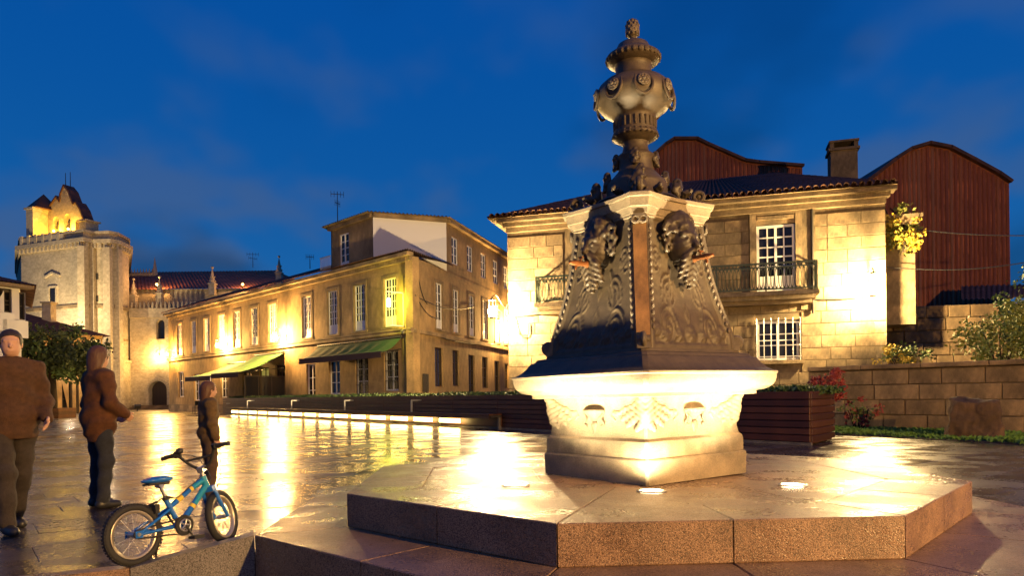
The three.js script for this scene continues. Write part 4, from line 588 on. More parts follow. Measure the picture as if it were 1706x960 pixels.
// ---------------------------------------------------------------- red clad gables behind
function gable(name, label, outline, Z, depth, m, roofM) { // outline in photo pixels, base down to the ground
  const pts = outline.map(([x, y]) => { const p = at(x, y, Z); return [p.x, p.y]; }), xs = pts.map((p) => p[0]), x0 = Math.min(...xs), x1 = Math.max(...xs);
  const t = thing(name, label, 'building', [(x0 + x1) / 2, 0, -Z]); const cx = (x0 + x1) / 2;
  const s = new THREE.Shape(); s.moveTo(x0 - cx, -0.1); s.lineTo(x1 - cx, -0.1); pts.slice().reverse().forEach((p) => s.lineTo(p[0] - cx, p[1])); s.closePath();
  part('wall', muv(new THREE.ExtrudeGeometry(s, { depth, bevelEnabled: false }).translate(0, 0, -depth)), M.red, t);
  // vertical ribs of the cladding
  const topAt = (x) => { for (let i = 0; i + 1 < pts.length; i++) if (x >= pts[i][0] && x <= pts[i + 1][0]) return pts[i][1] + (pts[i + 1][1] - pts[i][1]) * (x - pts[i][0]) / (pts[i + 1][0] - pts[i][0] + 1e-6); return 0; };
  const nrib = Math.floor((x1 - x0) / 0.21), gs = new THREE.CylinderGeometry(0.065, 0.065, 1, 6, 1, true, -Math.PI / 2, Math.PI);
  for (let i = 0; i < nrib; i++) { const x = x0 + (i + 0.5) * (x1 - x0) / nrib, h = topAt(x) - 0.1; const yb = Math.max(0, h - 8.5); const r = part('cladding_rib', gs, M.redRib[(hash3(i, 7, 3) * 4) | 0], t); r.scale.y = h - yb; r.position.set(x - cx, (h + yb) / 2, 0.005); }
  const cap = []; for (let i = 0; i + 1 < pts.length; i++) { const a = pts[i], b = pts[i + 1]; const l = Math.hypot(b[0] - a[0], b[1] - a[1]), an = Math.atan2(b[1] - a[1], b[0] - a[0]); cap.push(box(l + 0.04, 0.14, depth + 0.3).rotateZ(an).translate((a[0] + b[0]) / 2 - cx, (a[1] + b[1]) / 2 + 0.06, -depth / 2 + 0.1)); } part('roof_edge', cap, roofM, t);
  return t;
}
gable('red_gabled_house', 'dark red ribbed gable wall behind the granite house roof, beside the urn', [[1050, 292], [1080, 268], [1108, 243], [1122, 234], [1160, 234], [1178, 243], [1240, 270], [1262, 273], [1336, 279]], 38, 8, M.red, M.tile[1]);
gable('red_gabled_house', 'tall red ribbed gable house standing over the garden wall', [[1440, 306], [1462, 290], [1490, 268], [1515, 251], [1545, 242], [1580, 249], [1620, 270], [1660, 292], [1680, 306]], 33, 9, M.red, M.tile[1]);
{ const g = thing('lean_to_roof', 'dark low tiled roof behind the garden bushes', 'roof', at(1660, 497, 30).toArray()); const a = at(1600, 500, 29), b = at(1760, 496, 29), c = at(1760, 472, 31), d = at(1600, 477, 31); const q = part('tiles', rel(tileSlope(a.toArray(), b.toArray(), d.toArray(), c.toArray()), g), M.tile[1], g); q.userData.kind = 'stuff'; part('wall', box(4.6, 4.8, 0.3, 0.6, -2.5, -1.6), M.gardenStone[1], g); }

// ================================================================ the church
{
  const t = thing('church_tower', 'floodlit pale stone church tower with a small belfry on top', 'tower', [-46, 0, -72]);
  const pl = (px, Z) => { const u = ray(px, 560)[0]; return [u * Z, -Z]; }, loc = (p) => [p[0] + 46, p[1] + 72];
  const plan = [pl(38, 74.5), pl(142, 71), pl(157, 72), pl(184, 71.8), pl(199, 72.6), pl(217, 75.5), pl(217, 88), pl(30, 88)].map(loc);
  const grow = (k) => { const c = plan.reduce((a, p) => [a[0] + p[0] / 8, a[1] + p[1] / 8], [0, 0]); return plan.map((p) => { const d = Math.hypot(p[0] - c[0], p[1] - c[1]); return [c[0] + (p[0] - c[0]) * (1 + k / d), c[1] + (p[1] - c[1]) * (1 + k / d)]; }); };
  const yC = heightAt(140, 411, 71), yP = heightAt(140, 384, 71), yS = heightAt(140, 512, 71), yS2 = heightAt(190, 603, 72), yS3 = heightAt(190, 566, 72);
  part('wall', poly(plan, -0.1, yC), M.tower, t);
  part('base', poly(grow(0.25), -0.1, yS2), M.tower, t); part('string_course', poly(grow(0.4), yS2, yS2 + 0.25), M.tower, t); part('string_course', poly(grow(0.2), yS, yS + 0.35), M.trim, t); part('string_course', poly(grow(0.12), yS3, yS3 + 0.2), M.trim, t);
  part('cornice', poly(grow(0.55), yC + 0.45, yC + 0.85), M.tower, t); part('cornice_bed', poly(grow(0.25), yC, yC + 0.45), M.tower, t);
  // corbels under the cornice
  const G = grow(0.3), cb = box(0.22, 0.42, 0.32); for (let i = 0; i < 5; i++) { const a = G[i], b = G[i + 1], l = Math.hypot(b[0] - a[0], b[1] - a[1]), n = Math.max(2, Math.floor(l / 0.6)); for (let k = 0; k < n; k++) { const f = (k + 0.5) / n, m = part('corbel', cb, M.tower, t); m.position.set(a[0] + (b[0] - a[0]) * f, yC + 0.2, a[1] + (b[1] - a[1]) * f); m.rotation.y = Math.atan2(-(b[1] - a[1]), b[0] - a[0]); } }
  part('parapet', poly(grow(0.05), yC + 0.85, yP - 0.15), M.tower, t); part('parapet_coping', poly(grow(0.22), yP - 0.15, yP + 0.1), M.tower, t);
  const FL = new Facade([pl(38, 74.5)[0], 74.5], [pl(142, 71)[0], 71]);
  FL.place(part('parapet_front', [box(6.4, yP - yC - 0.9, 0.3, 3.5, (yP + yC + 0.75) / 2, 0.12), ...[0.5, 1.6, 2.7, 3.8, 4.9, 6.1].map((x) => box(0.35, yP - yC - 0.6, 0.3, x, (yP + yC + 0.9) / 2, 0.2))], M.tower, t), 0, 0, 0);
  const wS = FL.s(90, 490), wB = FL.y(90, 505), wT = FL.y(90, 480);
  FL.place(part('window', box(0.95, wT - wB, 0.1, 0, (wT - wB) / 2, 0.0), M.glass, t), wS, wB, 0); FL.place(part('window_surround', [box(0.22, wT - wB + 0.3, 0.2, -0.58, (wT - wB) / 2, 0.05), box(0.22, wT - wB + 0.3, 0.2, 0.58, (wT - wB) / 2, 0.05), box(0.94, 0.22, 0.2, 0, wT - wB + 0.1, 0.05)], M.tower, t), wS, wB, 0);
  FL.place(part('pediment', [box(1.2, 0.18, 0.22, 0, 0, 0).rotateZ(0.35).translate(-0.55, 0, 0.08), box(1.2, 0.18, 0.22, 0, 0, 0).rotateZ(-0.35).translate(0.55, 0, 0.08)], M.tower, t), wS, FL.y(90, 458), 0);
  const F2 = new Facade([pl(142, 71)[0], 71], [pl(157, 72)[0], 72]); const F3 = new Facade([pl(157, 72)[0], 72], [pl(184, 71.8)[0], 71.8]);
  for (const [x, y] of [[162, 461], [162, 498]]) F3.place(part('slit_window', box(0.38, 0.6, 0.1), M.dark, t), F3.s(x, y), F3.y(x, y), 0.02);
  for (const i of [1, 2, 3, 4]) { const p = plan[i]; part('buttress_edge', box(0.7, yC, 0.7, p[0], yC / 2, p[1] + 0.15), M.tower, t); }
  // belfry: a bell wall with three gables, a tall end pier and a bell in each opening
  const bY = yP - 1.2, LX = (x) => FL.s(x, 350), LY = (x, y) => FL.y(x, y) - bY, B0 = LX(46), B1 = LX(127), bw = B1 - B0, bh = LY(84, 303);
  const out = [[54, 350], [60, 338], [71, 322], [76, 330], [78, 318], [84, 303], [91, 312], [99, 334], [104, 332], [111, 344], [117, 362]].map(([x, y]) => [LX(x) - B0, LY(x, y)]);
  const sh = new THREE.Shape(); sh.moveTo(out[0][0], 0); out.forEach((p) => sh.lineTo(p[0], p[1])); sh.lineTo(out[out.length - 1][0], 0); sh.closePath();
  const arch = (x, w, y) => { const cx = LX(x) - B0, h = LY(x, y), p = new THREE.Path(); p.moveTo(cx - w / 2, 0.9); p.lineTo(cx - w / 2, h); p.absarc(cx, h, w / 2, Math.PI, 0, true); p.lineTo(cx + w / 2, 0.9); p.closePath(); return p; };
  sh.holes.push(arch(69, 0.9, 362), arch(88, 0.95, 358), arch(106, 0.8, 366));
  FL.place(part('belfry_wall', muv(new THREE.ExtrudeGeometry(sh, { depth: 0.9, bevelEnabled: false }).translate(0, 0, -2.6)), M.tower, t), B0, bY, 0.1);
  const cop = []; for (let i = 0; i + 1 < out.length; i++) { const a = out[i], b = out[i + 1], l = Math.hypot(b[0] - a[0], b[1] - a[1]); cop.push(box(l + 0.1, 0.16, 1.2).rotateZ(Math.atan2(b[1] - a[1], b[0] - a[0])).translate((a[0] + b[0]) / 2, (a[1] + b[1]) / 2 + 0.06, -2.15)); } FL.place(part('belfry_coping', cop, M.tile[0], t), B0, bY, 0.1);
  const pw = LX(54) - B0, ph = LY(50, 349); FL.place(part('belfry_pier', [box(pw + 0.3, ph, 2.4, pw / 2, ph / 2, -1.3), box(pw + 0.6, 0.2, 2.7, pw / 2, ph + 0.1, -1.3)], M.tower, t), B0, bY, 0.1); FL.place(part('pier_roof', new THREE.ConeGeometry(1, 1, 4).rotateY(Math.PI / 4).scale((pw + 0.9) * 0.7, LY(62, 320) - ph, 1.9).translate(pw / 2 + 0.35, (LY(62, 320) + ph) / 2 + 0.2, -1.4), M.tile[0], t), B0, bY, 0.1);
  FL.place(part('end_block', [box(LX(127) - LX(116), LY(120, 365), 1.4, (LX(127) + LX(116)) / 2 - B0, LY(120, 365) / 2, -1.9), box(LX(127) - LX(115) + 0.3, 0.15, 1.7, (LX(127) + LX(116)) / 2 - B0, LY(120, 365) + 0.08, -1.9)], M.tower, t), B0, bY, 0.1);
  const bell = lathe([[0, 0.75], [0.12, 0.74], [0.22, 0.62], [0.28, 0.3], [0.36, 0.08], [0.42, 0], [0.36, 0]], 20); for (const x of [69, 88]) FL.place(part('bell', bell, M.ironDark, t), LX(x), bY + LY(x, 374), -2.0);
  for (const x of [80, 88]) FL.place(part('lightning_rod', rod([0, 0, 0], [0, 1.9, 0], 0.05, 0.03, 5), M.black, t), LX(x), bY + LY(84, 309), -2.0);
  // lamps in the belfry
  for (const [x, h] of [[0.36, 0.35], [0.66, 0.3]]) { const p = FL.p(B0 + bw * x, bY + 1.9, -1.0), f = thing('belfry_floodlight', x < 0.5 ? 'small floodlight inside the belfry beside its tall end pier' : 'small floodlight inside the belfry under its lower gable', 'light', p, FL.theta); const b = part('glowing_lamp', new THREE.SphereGeometry(0.12, 12, 8), GLOW.amber, f); b.castShadow = false; part('stand', [rod([0, -0.85, 0], [0, -0.1, 0], 0.04), box(0.3, 0.05, 0.3, 0, -0.85, 0)], M.black, f); f.add(pointLight([0, 0, 0], [1, 0.55, 0.06], 42, 5)); }
}
{
  const t = thing('church_nave', 'long church nave with red tiled roof, balustrade and pinnacles', 'church', [-36, 0, -80]);
  const O = (p) => [p[0] + 36, p[1], p[2] + 80];
  const A = at(214, 600, 77), B = at(500, 600, 77), F = new Facade([A.x, 77], [B.x, 77]);
  const yW = heightAt(300, 482, 77), yB = heightAt(250, 514, 75);
  F.place(part('wall', wallGeo(F.len, yW, [], 1, -0.1), M.tower, t), 0, 0, 0);
  const A2 = at(218, 600, 75), B2 = at(330, 600, 75), F2 = new Facade([A2.x, 75], [B2.x, 75]); const dS = F2.s(265, 650), dW = 1.9;
  { const s = new THREE.Shape(); s.moveTo(0, -0.1); s.lineTo(dS - dW / 2, -0.1); s.lineTo(dS - dW / 2, 2.0); s.absarc(dS, 2.0, dW / 2, Math.PI, 0, true); s.lineTo(dS + dW / 2, -0.1); s.lineTo(F2.len, -0.1); s.lineTo(F2.len, yB - 1); s.lineTo(0, yB - 1); s.closePath(); const w = new THREE.Path(); const wx = F2.s(268, 555), wy = F2.y(268, 565); w.moveTo(wx - 0.45, wy); w.lineTo(wx - 0.45, wy + 1.6); w.absarc(wx, wy + 1.6, 0.45, Math.PI, 0, true); w.lineTo(wx + 0.45, wy); w.closePath(); s.holes.push(w);
    F2.place(part('aisle_wall', muv(new THREE.ExtrudeGeometry(s, { depth: 0.9, bevelEnabled: false }).translate(0, 0, -0.9)), M.tower, t), 0, 0, 0);
    F2.place(part('door', box(dW, 3.2, 0.1, 0, 1.5, -0.6), M.door, t), dS, 0, 0); F2.place(part('arched_window', box(0.95, 2.2, 0.06, 0, 1, -0.5), M.glass, t), wx, wy, 0);
    const ar = []; for (let i = 0; i <= 14; i++) { const a = Math.PI * i / 14; ar.push(box(0.3, 0.28, 0.25).rotateZ(a).translate(Math.cos(a) * (dW / 2 + 0.16), 2 + Math.sin(a) * (dW / 2 + 0.16), 0.08)); } ar.push(box(0.3, 2.1, 0.24, -dW / 2 - 0.16, 1, 0.08), box(0.3, 2.1, 0.24, dW / 2 + 0.16, 1, 0.08)); F2.place(part('door_arch', ar, M.tower, t), dS, 0, 0); }
  F2.place(part('frieze', box(F2.len, 1.0, 1.1, F2.len / 2, yB - 0.5, -0.4), M.tower, t), 0, 0, 0);
  const bl = merge([lathe([[0, 0], [0.14, 0], [0.1, 0.1], [0.14, 0.3], [0.08, 0.5], [0.12, 0.62], [0, 0.7]], 8)]); const nb = 16; for (let i = 0; i < nb; i++) F2.place(part('baluster', bl, M.tower, t), (i + 0.5) * F2.len / nb, yB, 0.0);
  const pin = merge([box(0.6, 1.2, 0.6, 0, 0.6), box(0.75, 0.15, 0.75, 0, 1.2), new THREE.ConeGeometry(0.36, 1.7, 4).rotateY(Math.PI / 4).translate(0, 2.1, 0), ball(0.14, 0, 2.98, 0), ...[0, 1, 2, 3].flatMap((k) => [1.5, 1.95].map((y) => ball(0.09, Math.cos(k * Math.PI / 2) * (0.34 - (y - 1.3) * 0.2), y, Math.sin(k * Math.PI / 2) * (0.34 - (y - 1.3) * 0.2), 1, 1, 1, 6)))]);
  for (const [x, y, z] of [[267, 508, 76], [355, 492, 76.4], [466, 474, 76.4], [224, 512, 76]]) { const p = at(x, y, z), m = part('pinnacle', pin, M.tower, t); m.position.set(...O([p.x, p.y, p.z])); }
  // roof
  const e0 = at(214, 483, 76.5), e1 = at(500, 470, 76.5), r0 = at(214, 454, 86), r1 = at(458, 441, 86); e1.y = e0.y; r1.y = r0.y;
  const rf = part('roof', [tileSlope(e0.toArray(), e1.toArray(), r0.toArray(), r1.toArray(), { pitch: 0.4, row: 1.2, amp: 0.03 }), tileSlope(e1.toArray(), [e1.x + 2, e1.y, e1.z - 14], r1.toArray(), r1.toArray(), { pitch: 0.5, row: 1.2 })].map((g) => g.translate(36, 0, 80)), M.red, t); rf.userData.kind = 'stuff';
  // dark cresting behind
  const c0 = at(218, 466, 84), c1 = at(262, 464, 84); const cr = [box(c1.x - c0.x, 2.2, 0.6, (c0.x + c1.x) / 2 + 36, c0.y - 0.4, -4)]; for (let i = 0; i < 9; i++) cr.push(new THREE.ConeGeometry(0.16, 0.7, 4).translate(c0.x + 36 + (i + 0.5) * (c1.x - c0.x) / 9, c0.y + 1.0, -4)); cr.push(new THREE.ConeGeometry(0.35, 2.2, 4).translate(c1.x + 36 - 0.2, c1.y + 1.5, -4)); part('cresting', cr, M.tower, t);
  // steps before the door
  for (let i = 0; i < 3; i++) F2.place(part('step', box(9, 0.14, 0.5 * (3 - i), 5.2, 0.07 + i * 0.14, 1.2 - i * 0.25), M.gardenStone[1], t), 0, 0, 0.2);
  wallLantern('lantern on the church aisle wall above the arched door', F2, F2.s(267, 585), F2.y(267, 592), 0.7, WARM, 120, 0.5);
}
for (const [x, label] of [[262, 'small floodlight at the foot of the red church roof beside the tower'], [405, 'small floodlight at the foot of the red church roof above the cafe wing']]) { const b = at(x, 474, 76.0), f = thing('roof_floodlight', label, 'light', [b.x, b.y, b.z]); part('housing', [box(0.4, 0.1, 0.3, 0, -0.25, 0), rod([0, -0.6, 0], [0, -0.2, 0], 0.04)], M.black, f); const g = part('glowing_lamp', new THREE.SphereGeometry(0.12, 12, 8), GLOW.amber, f); g.castShadow = false; f.add(pointLight([0, 0, 0], [1, 0.5, 0.16], 40, 4)); }
{ // floodlights for the tower, standing on the low roof and the ground
  const A = at(120, 640, 60), Bp = at(60, 545, 58);
  for (const [p, tg, cd, label] of [[[-43.6, 4.9, -65.2], [-44.6, 12.5, -72.4], 900, 'black floodlight on a post behind the low house aimed at the tower'], [[-33.2, 0.5, -63], [-39.5, 10, -72], 330, 'black floodlight on the ground aimed up at the tower turret']]) {
    const f = thing('floodlight', label, 'light', p); f.lookAt(...tg); part('housing', [box(0.5, 0.36, 0.2, 0, 0, -0.12), box(0.08, 0.5, 0.06, 0, -0.25, -0.14)], M.black, f); if (p[1] > 2) solo('floodlight_post', rod([p[0], 0, p[2] + 0.1], [p[0], p[1] - 0.1, p[2] + 0.1], 0.07, 0.05, 8), M.black, 'black post carrying the tower floodlight behind the low house', 'post'); part('glowing_lens', box(0.44, 0.3, 0.02, 0, 0, 0.0), GLOW.small, f);
    const d = new THREE.Vector3(...tg).sub(new THREE.Vector3(...p)).normalize().multiplyScalar(0.12); spotLight([p[0] + d.x, p[1] + d.y, p[2] + d.z], tg, [1, 0.76, 0.42], cd, 0.85, 0.8, 8);
  }
}
// ---------------------------------------------------------------- houses on the left
{
  const t = thing('edge_house', 'tall pale house with dark shuttered windows beyond the tree', 'house', [-31, 0, -36]);
  const B = at(34, 560, 37), A = at(-120, 560, 33), F = new Facade([A.x, 33], [B.x, 37]), G = new Facade([B.x, 37], [B.x - 6, 46]);
  const yE = F.y(34, 476), holes = [], ws = [[6, 480, 520, 0.9], [26, 486, 532, 1.1], [-30, 470, 515, 1.1]].map(([x, y0, y1, w]) => { const s = F.s(x, 500); return [s, w, F.y(x, y1), F.y(x, y0)]; }); ws.forEach(([s, w, b, tt]) => holes.push([s - w / 2, s + w / 2, b, tt]));
  F.place(part('wall', wallGeo(F.len, yE, holes, 0.4, -0.1), M.render, t), 0, 0, 0); G.place(part('wall', wallGeo(G.len, yE, [], 0.4, -0.1), M.render, t), 0, 0, 0);
  ws.forEach(([s, w, b, tt]) => { F.place(makeWindow(t, w - 0.02, tt - b - 0.02, { frameMat: M.door, cols: 2, rows: 2 }), s, b + 0.01, -0.1); F.place(part('window_apron', box(w + 0.2, 0.9, 0.05, 0, -0.5, 0.02), M.white, t), s, b, 0); });
  const e0 = F.p(-0.3, yE + 0.02, 0.6), e1 = F.p(F.len + 0.5, yE + 0.02, 0.6), g1 = G.p(G.len, yE + 0.02, 0.5), r0 = F.p(-0.3, yE + 1.6, -5), r1 = F.p(F.len - 3, yE + 1.6, -5);
  const rf = part('roof', [tileSlope(e0, e1, r0, r1), tileSlope(e1, g1, r1, r1)].map((g) => rel(g, t)), M.tile[1], t); rf.userData.kind = 'stuff'; F.place(part('eave_board', box(F.len + 0.6, 0.16, 0.6, F.len / 2 + 0.1, yE - 0.1, 0.28), M.trim, t), 0, 0, 0);
}
{
  const t = thing('low_house', 'low dark roofed house between the tree and the church tower', 'house', [-36, 0, -55]);
  const A = at(30, 600, 53), B = at(172, 600, 58), F = new Facade([A.x, 53], [B.x, 58]); const yL = heightAt(36, 565, 53), yE = F.y(165, 562);
  const op = [113, 124, 136, 147, 158].map((x) => [F.s(x, 660), 0.75, 0.0, 2.5]); const holes = op.map(([s, w, b, h]) => [s - w / 2, s + w / 2, b + 0.001, h]); const wS = F.s(160, 575); holes.push([wS - 0.45, wS + 0.45, F.y(160, 582), F.y(160, 566)]);
  F.place(part('wall', wallGeo(F.len, yE + 0.2, holes, 0.4, -0.1), M.plaster, t), 0, 0, 0);
  op.forEach(([s, w, b, h]) => F.place(makeWindow(t, w - 0.02, h - 0.02, { frameMat: M.door, cols: 2, rows: 3, solid: 0.5, name: 'door' }), s, 0.01, -0.15));
  const lw = F.place(makeWindow(t, 0.88, F.y(160, 566) - F.y(160, 582) - 0.02, { cols: 2, rows: 2, glass: GLOW.curtainLit = emit([1, 0.6, 0.18], 1.6), name: 'lit_window' }), wS, F.y(160, 582) + 0.01, -0.12);
  const e0 = F.p(-0.5, yE + 0.05, 0.7), e1 = F.p(F.len + 0.3, yE + 0.05, 0.7), r0 = F.p(-0.5, yE + 3.3, -6), r1 = F.p(F.len - 5.5, yE + 2.6, -6);
  const bk = F.p(F.len + 0.3, yE, -9); const rf = part('roof', [tileSlope(e0, e1, r0, r1), tileSlope(e1, bk, r1, r1)].map((g) => rel(g, t)), M.tile[1], t); rf.userData.kind = 'stuff';
  const cp = at(83, 535, 57); part('chimney', [box(0.7, 2.2, 0.7, cp.x + 36, cp.y + 0.4, cp.z + 55), box(0.9, 0.12, 0.9, cp.x + 36, cp.y + 1.45, cp.z + 55)], M.tower, t);
  wallLantern('white lantern on the low house near the tower base', F, F.s(168, 620), F.y(168, 622), 0.5, [1, 0.72, 0.4], 55, 0.42, GLOW.cream); wallLantern('small lantern on the low house behind the tree', F, F.s(112, 612), F.y(112, 618), 0.45, [1, 0.78, 0.5], 14, 0.22, GLOW.small);
}

// ================================================================ planting helpers
function leafMass(n, size, fn, flat = 0) { const P = [], N = []; const a = new THREE.Vector3(), u = new THREE.Vector3(), v = new THREE.Vector3();
  for (let i = 0; i < n; i++) { const c = fn(i); if (!c) continue; a.set(rr(-1, 1), rr(-0.6, 1), rr(-1, 1)).normalize(); u.set(rr(-1, 1), rr(-1, 1), rr(-1, 1)).cross(a).normalize(); v.crossVectors(a, u); const s = size * rr(0.6, 1.3), w = s * 0.55; const p = [[-1, 0], [0, -1], [1, 0], [0, 1]].map(([x, y]) => [c[0] + u.x * x * s + v.x * y * w, c[1] + u.y * x * s + v.y * y * w, c[2] + u.z * x * s + v.z * y * w]); P.push(...p[0], ...p[1], ...p[2], ...p[0], ...p[2], ...p[3]); for (let k = 0; k < 6; k++) N.push(a.x, a.y, a.z); }
  const g = new THREE.BufferGeometry(); g.setAttribute('position', new THREE.Float32BufferAttribute(P, 3)); g.setAttribute('normal', new THREE.Float32BufferAttribute(N, 3)); g.setAttribute('uv', new THREE.Float32BufferAttribute(new Float32Array(P.length / 3 * 2), 2)); return g; }
function clumps(k, R, fn) { const c = []; for (let i = 0; i < k; i++) { const a = rr(0, 6.283), z = rr(-1, 1), r = Math.pow(rnd(), 0.4); c.push([Math.cos(a) * Math.sqrt(1 - z * z) * r * R[0], z * r * R[1], Math.sin(a) * Math.sqrt(1 - z * z) * r * R[2], rr(0.5, 1)]); } return c; }
function crown(n, size, R, k, cr) { const c = clumps(k, R); return leafMass(n, size, () => { const q = c[(rnd() * k) | 0], a = rr(0, 6.283), z = rr(-1, 1), r = Math.pow(rnd(), 0.5) * cr * q[3]; return [q[0] + Math.cos(a) * Math.sqrt(1 - z * z) * r, q[1] + z * r, q[2] + Math.sin(a) * Math.sqrt(1 - z * z) * r]; }); }
function shrub(name, label, p, R, n, size, mats, k = 14, stemH = 0, category = 'shrub') {
  const t = thing(name, label, category, p); const st = []; for (let i = 0; i < 6; i++) { const a = rr(0, 6.28); st.push(rod([Math.cos(a) * 0.06, -0.1, Math.sin(a) * 0.06], [Math.cos(a) * R[0] * 0.5, stemH + R[1] * 1.1, Math.sin(a) * R[2] * 0.5], 0.03, 0.012, 5)); } part('stem', st, M.bark, t);
  mats.forEach((m) => { const f = part('foliage', crown((n / mats.length) | 0, size, R, k, Math.min(...R) * 0.55), m, t); f.position.y = stemH + R[1]; }); return t;
}
{ // the dark tree before the low house
  const b = at(90, 690, 43); const t = thing('broadleaf_tree', 'dark round crowned tree in a box before the low house', 'tree', [b.x, 0, b.z]); const cy = heightAt(95, 590, 43), R = [2.9, 1.7, 2.6];
  part('trunk', [tube([[0, 0, 0], [0.05, 1.0, 0], [-0.05, cy - 1.2, 0], [0.05, cy, 0]], 0.2, 16, 8), ...[0, 1, 2, 3, 4, 5].map((i) => rod([0, cy - 1.3, 0], [Math.cos(i * 1.05) * 1.7, cy + 0.2 + (i % 2) * 0.5, Math.sin(i * 1.05) * 1.6], 0.08, 0.03, 6))], M.bark, t);
  const c1 = part('crown', crown(5200, 0.15, R, 60, 0.75), M.leafDark, t); c1.position.y = cy; const c2 = part('crown', crown(1500, 0.14, R, 40, 0.7), M.leaf[1], t); c2.position.y = cy;
  const k = thing('tree_box', 'square wooden box round the foot of the dark tree', 'planter', [b.x, 0, b.z]); for (const [x, z, w, d] of [[0, 0.8, 1.7, 0.1], [0, -0.8, 1.7, 0.1], [0.8, 0, 0.1, 1.5], [-0.8, 0, 0.1, 1.5]]) for (let i = 0; i < 3; i++) part('board', box(w, 0.19, d, x, 0.1 + i * 0.2, z), M.wood[i % 3], k);
}

// ================================================================ long planter with bench and lights
const PLN = new Facade([-18.9, 46.8], [5.79, 13.8]);
{
  const t = thing('long_planter', 'long dark timber slatted planter running behind the fountain', 'planter', PLN.p(PLN.len, 0, 0).map((v, i) => v)); const Hh = 1.04, dep = 1.75, nRow = 7, rh = (Hh - 0.06) / nRow, seg = 2.6, ns = Math.ceil(PLN.len / seg), gs = [0, 1, 2].map((v) => { const g = bevelBox(seg - 0.012, rh - 0.022, 0.05, 0.006); const uv = g.attributes.uv; for (let i = 0; i < uv.count; i++) uv.setY(i, uv.getY(i) + v * 0.31); return g; });
  for (let r = 0; r < nRow; r++) for (let k = 0; k < ns; k++) { const m = part('slat', gs[(r + k) % 3], M.wood[(r * 5 + k * 7) % 3], t); PLN.place(m, PLN.len - seg * (k + 0.5) - (r % 2) * 0.0, 0.06 + rh * (r + 0.5), 0); }
  const ge = bevelBox(1.766, rh - 0.022, 0.05, 0.006); const END = new Facade([5.79, 13.8], [6.87, 15.2]); for (let r = 0; r < nRow; r++) END.place(part('end_slat', ge, M.wood[(r * 2 + 1) % 3], t), END.len / 2 + 0.0, 0.06 + rh * (r + 0.5), 0.0);
  { const q = [PLN.p(0.05, 0, -0.03), PLN.p(PLN.len - 0.04, 0, -0.03), END.p(END.len - 0.02, 0, -0.04), PLN.p(0.05, 0, -dep)].map((v) => [v[0] - t.position.x, v[2] - t.position.z]); part('inner_box', poly(q, 0.03, Hh - 0.09), M.wood[0], t); } PLN.place(part('top_rail', box(PLN.len, 0.04, 0.12, PLN.len / 2, Hh, -0.03), M.wood[0], t), 0, 0, 0); END.place(part('top_rail', box(END.len - 0.14, 0.04, 0.12, END.len / 2 + 0.06, Hh, -0.03), M.wood[0], t), 0, 0, 0);
  PLN.place(part('base_strip', box(PLN.len, 0.06, 0.04, PLN.len / 2, 0.03, -0.03), M.greyGranite, t), 0, 0, 0);
  const hd = leafMass(16000, 0.055, () => { const s = (PLN.len - 0.1) * (1 - Math.pow(rnd(), 1.3)), o = -rr(0.1, dep - 0.25), y = Hh - 0.02 + rnd() * 0.13 * (0.6 + 0.8 * noise3(s * 1.3, 1, 2)); return PLN.p(s, y, o); });
  const h = part('ground_cover', hd, M.leaf[1], null); h.name = 'ground_cover_plants'; tag(h, 'low green plants filling the long timber planter', 'plants', null, 'stuff'); scene.add(h);
}
{
  const s0 = PLN.s(392, 690), s1 = PLN.s(838, 700), w = s1 - s0, b = PLN.p(s0, 0, 0), t = thing('lit_bench', 'long timber bench with a row of lights beneath along the planter', 'bench', b, PLN.theta); const n = 16, d = 0.52, l = w / n;
  for (let i = 0; i < 3; i++) for (let k = 0; k < n; k++) part('seat_plank', bevelBox(l - 0.012, 0.045, 0.155, 0.006), M.wood[(i + k) % 3], t).position.set((k + 0.5) * l, 0.46, 0.12 + i * 0.165);
  part('fascia', box(w, 0.09, 0.03, w / 2, 0.385, d + 0.0), M.wood[1], t); part('seat_frame', box(w, 0.06, d - 0.1, w / 2, 0.40, d / 2), M.dark, t);
  part('back_board', box(w, 0.30, 0.04, w / 2, 0.24, 0.06), M.wood[2], t);
  for (let k = 0; k <= n; k += 2) part('support', box(0.06, 0.40, 0.1, Math.min(w - 0.05, Math.max(0.05, k * l)), 0.19, 0.10), M.greyGranite, t);
  for (let k = 0; k < n - 1; k++) { part('light_strip', box(l * 0.72, 0.13, 0.03, (k + 0.5) * l, 0.22, 0.26), GLOW.strip, t); const r = new THREE.RectAreaLight(new THREE.Color().setRGB(1, 0.62, 0.16), 60, l * 0.72, 0.13); r.name = 'bench_light'; r.position.set((k + 0.5) * l, 0.22, 0.285); r.lookAt(r.position.x, 0.12, 1.2); t.add(r); }
  for (const x of [425, 500, 590, 703]) { const s = PLN.s(x, 680) - s0; const a = thing('bench_armrest', 'thin pale metal armrest on the long lit bench', 'armrest', PLN.p(s + s0, 0.48, 0), PLN.theta, 'armrests along the lit bench'); part('bracket', [box(0.05, 0.42, 0.05, 0, 0.21, 0.42), box(0.05, 0.05, 0.42, 0, 0.425, 0.22)], M.metal, a); }
}

